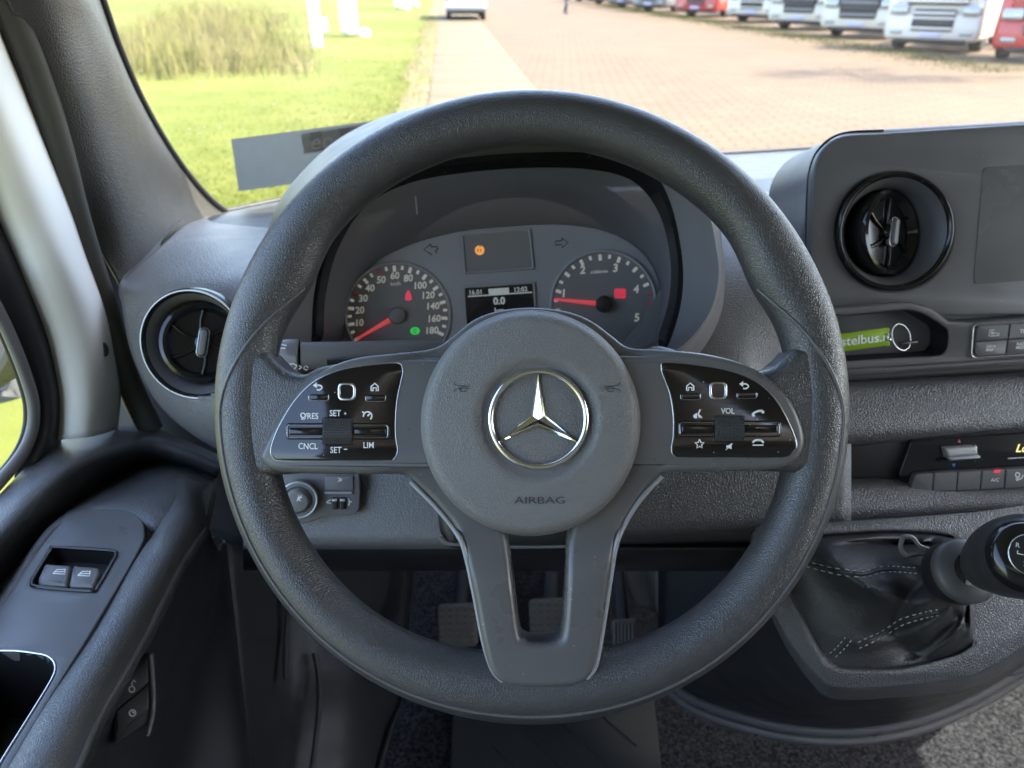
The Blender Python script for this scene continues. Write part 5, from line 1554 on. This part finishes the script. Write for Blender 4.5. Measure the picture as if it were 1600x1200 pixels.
obj('lettering', ([onglass(504 + (v.x - xm) * 36 + v.y * 2, 221.5 - (v.x - xm) * 5 - v.y * 36, .0042) for v in tv], tf), M['papertext'], skt, smooth=0, fix=False)

# wing mirror outside the driver window
wm = thing('wing_mirror', 'grey wing mirror outside the driver side window', 'wing mirror', P(0, 560, 1.15))
mm = Frame(P(-20, 540, 1.15))
obj('housing', prism(mm, pixloop(mm, [(-110, 420), (-20, 405), (14, 425), (30, 520), (34, 610), (26, 626), (-40, 640), (-110, 650)], 0, 5), -.09, 0, bev=.03, seg=6), M['hood'], wm, smooth=60)
obj('mirror_glass', prism(mm, roundpix(mm, [(-104, 440), (-10, 425), (14, 520), (18, 606), (-104, 630)], .012, 0), .0005, .003, bev=.001), M['metal'], wm)
obj('arm', tube([P(-30, 600, 1.2), P(20, 570, 1.05), P(40, 540, .95)], .018, 10), M['rubber'], wm)

# ================================================================== things outside
M['truckwhite'] = plastic('truck_white_paint', (.56, .535, .475), .3, var=.06, coat=.4)
M['truckred'] = plastic('truck_red_paint', (.36, .03, .026), .3, var=.06, coat=.4)
M['truckgrey'] = plastic('truck_grey_paint', (.12, .13, .15), .3, var=.06, coat=.4)
M['truckcream'] = plastic('truck_cream_paint', (.52, .50, .42), .3, var=.06, coat=.4)
M['grille'] = plastic('grille_dark', (.022, .024, .028), .45)
M['tyre'] = plastic('tyre', (.02, .02, .02), .8)
M['lampglass'] = simple('headlamp', (.32, .33, .33), .12, .4)
M['cabglass'] = simple('cab_glass', (.02, .025, .03), .05)
M['plate'] = simple('yellow_plate', (.75, .50, .03), .5)
M['platew'] = simple('bluish_plate', (.42, .42, .60), .5)
def bevbox(x0, x1, y0, y1, z0, z1, b=.06, slope=0, top_in=0):
    """rounded box; front is y0; slope pushes the top of the front back"""
    bm = bmesh.new()
    v = [bm.verts.new(q) for q in ((x0, y0, z0), (x1, y0, z0), (x1, y1, z0), (x0, y1, z0), (x0 + top_in, y0 + slope, z1), (x1 - top_in, y0 + slope, z1), (x1 - top_in, y1, z1), (x0 + top_in, y1, z1))]
    for f in ((0, 3, 2, 1), (4, 5, 6, 7), (0, 1, 5, 4), (1, 2, 6, 5), (2, 3, 7, 6), (3, 0, 4, 7)):
        bm.faces.new([v[i] for i in f])
    bmesh.ops.bevel(bm, geom=list(bm.edges), offset=b, segments=3, profile=.5, affect='EDGES')
    out = [p.co.copy() for p in bm.verts]
    bm.verts.index_update()
    fs = [tuple(p.index for p in f.verts) for f in bm.faces]
    bm.free()
    return out, fs
def xf(vf, mtx):
    return [mtx @ Vector(v) for v in vf[0]], vf[1]
def wheel(c, r, w, mtx):
    f = Frame.__new__(Frame); f.o = Vector(c); f.u = Vector((0, 1, 0)); f.v = Vector((0, 0, 1)); f.n = Vector((1, 0, 0))
    ty = lathe(f, [(r * .55, -w / 2), (r * .92, -w / 2), (r, -w * .35), (r, w * .35), (r * .92, w / 2), (r * .55, w / 2)], 24)
    ri = lathe(f, [(0, -w * .38), (r * .56, -w * .46), (r * .56, w * .46), (0, w * .38)], 24)
    return xf(ty, mtx), xf(ri, mtx)
TRG = 'trucks parked in a row across the lot'
def truck(label, x, y, rz, paint, style, plate=True, chin=0.0, plate_mat=None):
    mtx = Matrix.Translation((x, y, 0)) @ Matrix.Rotation(R_(rz), 4, 'Z')
    t = thing('truck', label, 'truck', (x, y, 0), group=TRG)
    A = lambda n, vf, m, **k: obj(n, xf(vf, mtx), m, k.get('par', t), smooth=40)
    cab = A('cab', bevbox(-1.22, 1.22, .12, 2.3, .95, 3.45, .12, slope=.32, top_in=.06), paint)
    A('bumper', bevbox(-1.25, 1.25, 0, .9, .30, 1.02, .13, slope=.05), paint)
    A('chin', bevbox(-.95, .95, .03, .8, .22 + chin, .40, .05), M['black'])
    A('side_skirt', bevbox(-1.24, -1.18, .6, 2.25, .35, 1.05, .02), paint); A('side_skirt', bevbox(1.18, 1.24, .6, 2.25, .35, 1.05, .02), paint)
    A('windscreen', bevbox(-1.08, 1.08, .27, .5, 2.05, 3.0, .04, slope=.12), M['cabglass'], par=cab)
    if style == 0:        # tall trapezoid grille of wide slats
        A('grille', bevbox(-.62, .62, -.02, .25, .62, 1.85, .06, slope=.10, top_in=-.15), M['grille'])
        for k in range(6):
            z = .70 + .19 * k
            A('slat', bevbox(-.60 - .01 * k, .60 + .01 * k, -.06 + .016 * k, .06, z, z + .10, .02), M['grille'] if k % 2 else M['truckgrey'])
    else:                 # low wide intake between sculpted corners
        A('grille', bevbox(-.55, .55, -.03, .2, .55, 1.12, .05, slope=.05), M['grille'])
        for k in range(4):
            z = .60 + .13 * k
            A('slat', bevbox(-.55, .55, -.05 + .01 * k, .05, z, z + .06, .02), paint if k != 1 else M['grille'])
        A('upper_grille', bevbox(-.8, .8, .07, .3, 1.22, 1.75, .06, slope=.06), M['grille'])
        for k in range(3):
            A('slat', bevbox(-.8, .8, .03 + .02 * k, .2, 1.28 + .16 * k, 1.37 + .16 * k, .02), paint)
    for s in (-1, 1):
        hl = [(s * .62, -.02, .98), (s * 1.18, .06, 1.10), (s * 1.20, .10, 1.32), (s * .72, .02, 1.12)]
        A('headlight', bevbox(min(s * .70, s * 1.18), max(s * .70, s * 1.18), -.03, .3, .98 - .0, 1.24, .06, slope=.04), M['lampglass'])
        A('fog_light', bevbox(min(s * .75, s * 1.08), max(s * .75, s * 1.08), -.02, .2, .46, .58, .03), M['lampglass'])
        A('corner_panel', bevbox(min(s * 1.0, s * 1.27), max(s * 1.0, s * 1.27), .02, .45, .45, 1.95, .08, slope=.12), paint)
        A('mirror', bevbox(min(s * 1.3, s * 1.52), max(s * 1.3, s * 1.52), .25, .42, 2.0, 2.75, .05), M['grille'])
        for yy in (1.35, 4.6):
            ty, ri = wheel((s * 1.05, yy, .50), .50, .32, mtx)
            w = obj('tyre', ty, M['tyre'], t, smooth=40)
            obj('rim', ri, M['metal'], w, smooth=40)
    if plate:
        A('number_plate', bevbox(-.26, .26, -.05, .02, .40, .52, .01), plate_mat or M['platew'])
    if style == 1:
        for s in (-1, 1):
            A('side_fairing', bevbox(min(s * 1.14, s * 1.22), max(s * 1.14, s * 1.22), 2.32, 5.2, .32, 1.35, .03), paint)
    A('chassis', bevbox(-.45, .45, 2.2, 5.4, .55, .95, .03), M['black'])
    A('fuel_tank', bevbox(.55, 1.15, 2.5, 3.7, .45, 1.0, .1), M['metal'])
    A('fifth_wheel', bevbox(-.5, .5, 4.0, 5.0, .95, 1.1, .05), M['grille'])
    return t
truck('red truck with yellow number plate at the right end of the row', 14.85, 19.6, -40, M['truckred'], 0, plate_mat=M['plate'])
truck('white truck with sculpted corners, nearest white one in the row', 13.75, 23.0, -42, M['truckwhite'], 1)
truck('white truck with tall dark slatted grille, second white one from the right', 14.15, 28.3, -45, M['truckcream'], 0)
truck('white truck with dark slatted grille, third white one from the right', 13.95, 32.8, -46, M['truckcream'], 0)
truck('white truck beside the red one, farthest white one in front', 14.0, 38.2, -48, M['truckcream'], 1)
truck('red truck between the white trucks and the dark grey ones', 12.95, 43.5, -50, M['truckred'], 1)
truck('dark grey truck directly left of the middle red truck', 11.9, 49.5, -54, M['truckgrey'], 0)
truck('dark grey truck farther left, behind the other dark grey one', 11.5, 55.5, -54, M['truckgrey'], 1)
truck('orange-red truck near the far left end of the row', 11.2, 62.5, -54, M['truckred'], 1)
truck('small far white truck at the left end of the row', 10.8, 69.5, -54, M['truckwhite'], 1)

# white van on the path
vx, vy = 1.05, 41.0
wv = thing('delivery_van', 'white van seen from behind at the far end of the concrete path', 'van', (vx, vy, 0))
mtx = Matrix.Translation((vx, vy, 0))
def V(n, vf, m, par=None): return obj(n, xf(vf, mtx), m, par or wv, smooth=40)
bd = V('body', bevbox(-.98, .98, 0, 4.8, .52, 2.3, .12, slope=.12, top_in=.08), M['white'])
V('bumper', bevbox(-.96, .96, -.08, .3, .40, .62, .06), M['truckgrey'])
V('rear_window', bevbox(-.75, .75, -.01, .15, 1.35, 2.0, .04, slope=.06), M['cabglass'], bd)
V('underbody', bevbox(-.85, .85, .15, 4.6, .28, .55, .04), M['black'])
for s in (-1, 1):
    V('tail_light', bevbox(min(s * .84, s * .97), max(s * .84, s * .97), -.02, .12, .85, 1.35, .03), M['truckred'])
    for yy in (.9, 4.0):
        ty, ri = wheel((s * .84, yy, .33), .33, .22, mtx)
        w = obj('tyre', ty, M['tyre'], wv, smooth=40); obj('rim', ri, M['metal'], w, smooth=40)

# flag poles on the lawn
M['polewhite'] = plastic('pole_white_paint', (.80, .80, .77), .35, var=.02)
def pole(name, label, px, py, w, h, foot):
    b = PZ(px, py, .02)
    t = thing(name, label, 'pole', b, group='white posts on the lawn')
    d = depth(b); r = w * d / PIX_F / 2
    if foot:
        obj('shaft', tube([b + Vector((0, 0, z)) for z in (.0, .08, .25, .6, 1.2, h)], [r * .35, r * .8, r * .98, r, r * .98, r * .7], 18), M['polewhite'], t, smooth=60)
        obj('foot_stone', tube([b + Vector((r * 1.7, -.1, z)) for z in (0, .1, .22, .28)], [r * .6, r * .75, r * .55, r * .1], 12), M['polewhite'], t, smooth=60)
    else:
        obj('shaft', tube([b + Vector((0, 0, z)) for z in (0, .02, 2, h)], [r, r, r * .97, r * .6], 18), M['polewhite'], t, smooth=60)
        obj('hinge_bracket', box((b.x + r * 1.5, b.y, .62), (r * .6, .1, .18)), M['polewhite'], t)
    return t
pole('flag_pole', 'tall white flag pole with a bracket, nearest pole on the lawn', 496, 72, 17, 7, False)
pole('flag_pole', 'thick white post with a rounded foot right of the tall flag pole', 547, 57, 27, 6, True)
pole('flag_pole', 'white post far back on the lawn, beside a thinner one', 624, 15, 15, 6, True)
pole('flag_pole', 'thinner white post far back on the lawn', 642, 10, 11, 6, True)

# person far off on the lot
pb_ = PZ(884, 23, 0)
pn = thing('person', 'person in dark trousers walking on the far lot', 'person', pb_)
def human():
    me = bpy.data.meshes.new('body')
    J = {'pelvis': (0, 0, .95, .15), 'chest': (0, -.02, 1.32, .17), 'neck': (0, -.02, 1.52, .06), 'head': (0, -.04, 1.68, .10), 'crown': (0, -.03, 1.76, .08),
         'hl': (-.1, 0, .90, .10), 'kl': (-.11, -.16, .50, .065), 'al': (-.11, -.10, .09, .045), 'tl': (-.11, -.28, .04, .04),
         'hr': (.1, 0, .90, .10), 'kr': (.11, .08, .50, .065), 'ar': (.11, .26, .12, .045), 'tr': (.11, .12, .04, .04),
         'sl': (-.2, -.02, 1.42, .06), 'el': (-.27, .08, 1.14, .045), 'wl': (-.27, -.02, .88, .035), 'sr': (.2, -.02, 1.42, .06), 'er': (.27, -.06, 1.14, .045), 'wr': (.27, -.24, .94, .035)}
    E = [('pelvis', 'chest'), ('chest', 'neck'), ('neck', 'head'), ('head', 'crown'), ('pelvis', 'hl'), ('hl', 'kl'), ('kl', 'al'), ('al', 'tl'), ('pelvis', 'hr'), ('hr', 'kr'), ('kr', 'ar'), ('ar', 'tr'),
         ('chest', 'sl'), ('sl', 'el'), ('el', 'wl'), ('chest', 'sr'), ('sr', 'er'), ('er', 'wr')]
    ks = list(J)
    me.from_pydata([J[k][:3] for k in ks], [(ks.index(a), ks.index(b)) for a, b in E], [])
    o = bpy.data.objects.new('body', me); COL.objects.link(o)
    sk = o.modifiers.new('skin', 'SKIN'); sk.use_smooth_shade = True
    for i, k in enumerate(ks):
        me.skin_vertices[0].data[i].radius = (J[k][3], J[k][3])
        me.skin_vertices[0].data[i].use_root = (k == 'pelvis')
    ss = o.modifiers.new('sub', 'SUBSURF'); ss.levels = ss.render_levels = 2
    o.parent = pn
    me.materials.append(M['clothes'])
    return o
M['clothes'] = simple('dark_clothes', (.03, .035, .06), .8)
hb_ = human(); hb_.rotation_euler = (0, 0, R_(40))

# tall dry grass behind the lawn
M['drygrass'] = gmat('dry_grass', (.19, .165, .07), (.125, .13, .036), 1.5, c3=(.22, .175, .098), sc3=.5)
def blades(n, fn, name, label, mat, hmin, hmax, wd):
    vs, fs = [], []
    for _ in range(n):
        x, y, k = fn()
        h = random.uniform(hmin, hmax) * k
        a = random.uniform(0, 6.283); b = random.uniform(0, 6.283); ln = random.uniform(.1, .45) * h
        dx, dy = math.cos(a) * wd, math.sin(a) * wd
        lx, ly = math.cos(b) * ln, math.sin(b) * ln
        i = len(vs)
        vs += [(x - dx, y - dy, 0), (x + dx, y + dy, 0), (x + dx * .7 + lx * .35, y + dy * .7 + ly * .35, h * .6), (x - dx * .7 + lx * .35, y - dy * .7 + ly * .35, h * .6), (x + lx, y + ly, h)]
        fs += [(i, i + 1, i + 2, i + 3), (i + 3, i + 2, i + 4)]
    o = obj(name, (vs, fs), mat, smooth=0, fix=False, kind='stuff', label=label, cat='grass')
    return o
CLUMPS = [(random.gauss(335, 75), random.uniform(14, 112), random.uniform(10, 30), random.uniform(.45, 1.1)) for _ in range(46)]
def tall():
    cx, cy, sd, hh = random.choice(CLUMPS)
    if random.random() < .25:
        px, py, hh = random.uniform(160, 490), random.uniform(6, 120), .35
    else:
        px, py = random.gauss(cx, sd), random.gauss(cy, sd * .35)
    px = min(max(px, 150), 500); py = min(max(py, 2), 128)
    q = PZ(px, py, 0)
    return q.x, q.y, hh * random.choice((.4, .7, 1, 1.15))
blades(20000, tall, 'tall_grass', 'patch of tall dry grass at the back of the lawn', M['drygrass'], .25, 1.0, .011)
def short():
    px, py = random.uniform(150, 690), random.uniform(20, 330)
    q = PZ(px, py, 0)
    if q.x > -.85 + random.uniform(-.15, .1): q.x = -.9 - random.random() * 3
    return q.x, q.y, 1
blades(60000, short, 'lawn_grass', 'short mown grass blades covering the lawn', M['lawn'], .02, .05, .006)
def rough_():
    y = 6 + random.random() ** 1.5 * 40
    x = random.choice((-.45, -.6, -.75, -.9)) + random.gauss(0, .12)
    return x, y, random.choice((.3, .6, 1.0))
blades(5000, rough_, 'verge_weeds', 'sparse dry weeds along the edge of the concrete path', M['drygrass'], .03, .12, .006)
def trk():
    y = 18 + random.random() * 45
    return 12.9 - (y - 20) * .03 + random.gauss(0, .55), y, random.choice((.3, .6, 1.0))
blades(9000, trk, 'lot_weeds', 'green weeds growing in front of the parked trucks', M['lawn'], .03, .12, .012)

# rain drops left on the windscreen
M['water'] = glass('water_drop_surface', tint=(.97, .98, .98), k=3.0, rough=.02)
dv_, dfc = [], []
for _ in range(60):
    px, py = random.uniform(190, 640), random.uniform(70, 290)
    q = onglass(px, py, .0006)
    if q is None: continue
    r_ = random.uniform(.0012, .0026)
    f = Frame(q)
    v_, f_ = lathe(f, [(r_, 0), (r_ * .9, r_ * .3), (r_ * .6, r_ * .52), (0.0, r_ * .6)], 10)
    kk = len(dv_); dv_ += v_; dfc += [tuple(i + kk for i in t) for t in f_]
obj('water_drops', (dv_, dfc), M['water'], kind='stuff', label='small dried water drops on the left of the windscreen', cat='water drops')

# slim tree just right of the picture; its shade falls across the paving
M['bark'] = plastic('bark', (.12, .10, .08), .9, cell=.03, bump=.8, dist=.02)
M['leaf'] = gmat('tree_leaf', (.05, .09, .02), (.09, .13, .03), 3.0, rough=.6)
tr_ = thing('tree', 'slim leafy tree just right of the picture beside the paved lot', 'tree', (14.4, 16.6, 0))
tb = Vector((14.4, 16.6, 0))
obj('trunk', tube([tb + Vector((.05 * math.sin(z), .04 * math.cos(z * 1.3), z)) for z in (0, 1, 2.5, 4.5, 7, 9.5, 12)], [.17, .15, .13, .11, .08, .05, .02], 10), M['bark'], tr_, smooth=60)
lv, lf_ = [], []
for k in range(16):
    z = random.uniform(5.2, 10.8); a = random.uniform(0, 6.283); L = random.uniform(.8, 2.0) * (1 - abs(z - 7.5) / 7)
    s = tb + Vector((0, 0, z)); e_ = s + Vector((math.cos(a) * L, math.sin(a) * L, random.uniform(.3, .9)))
    obj('limb', tube([s, (s + e_) / 2 + Vector((0, 0, .08)), e_], [.045, .03, .012], 6), M['bark'], tr_, smooth=60)
    for _ in range(150):
        q = s.lerp(e_, random.uniform(.3, 1.1)) + Vector((random.gauss(0, .35), random.gauss(0, .35), random.gauss(0, .3)))
        u = Vector((random.gauss(0, 1), random.gauss(0, 1), random.gauss(0, 1))).normalized(); w_ = u.orthogonal().normalized()
        r_ = random.uniform(.05, .10); i = len(lv)
        lv += [q - u * r_, q + w_ * r_ * .5, q + u * r_, q - w_ * r_ * .5]; lf_.append((i, i + 1, i + 2, i + 3))
obj('crown', (lv, lf_), M['leaf'], tr_, smooth=0, fix=False)
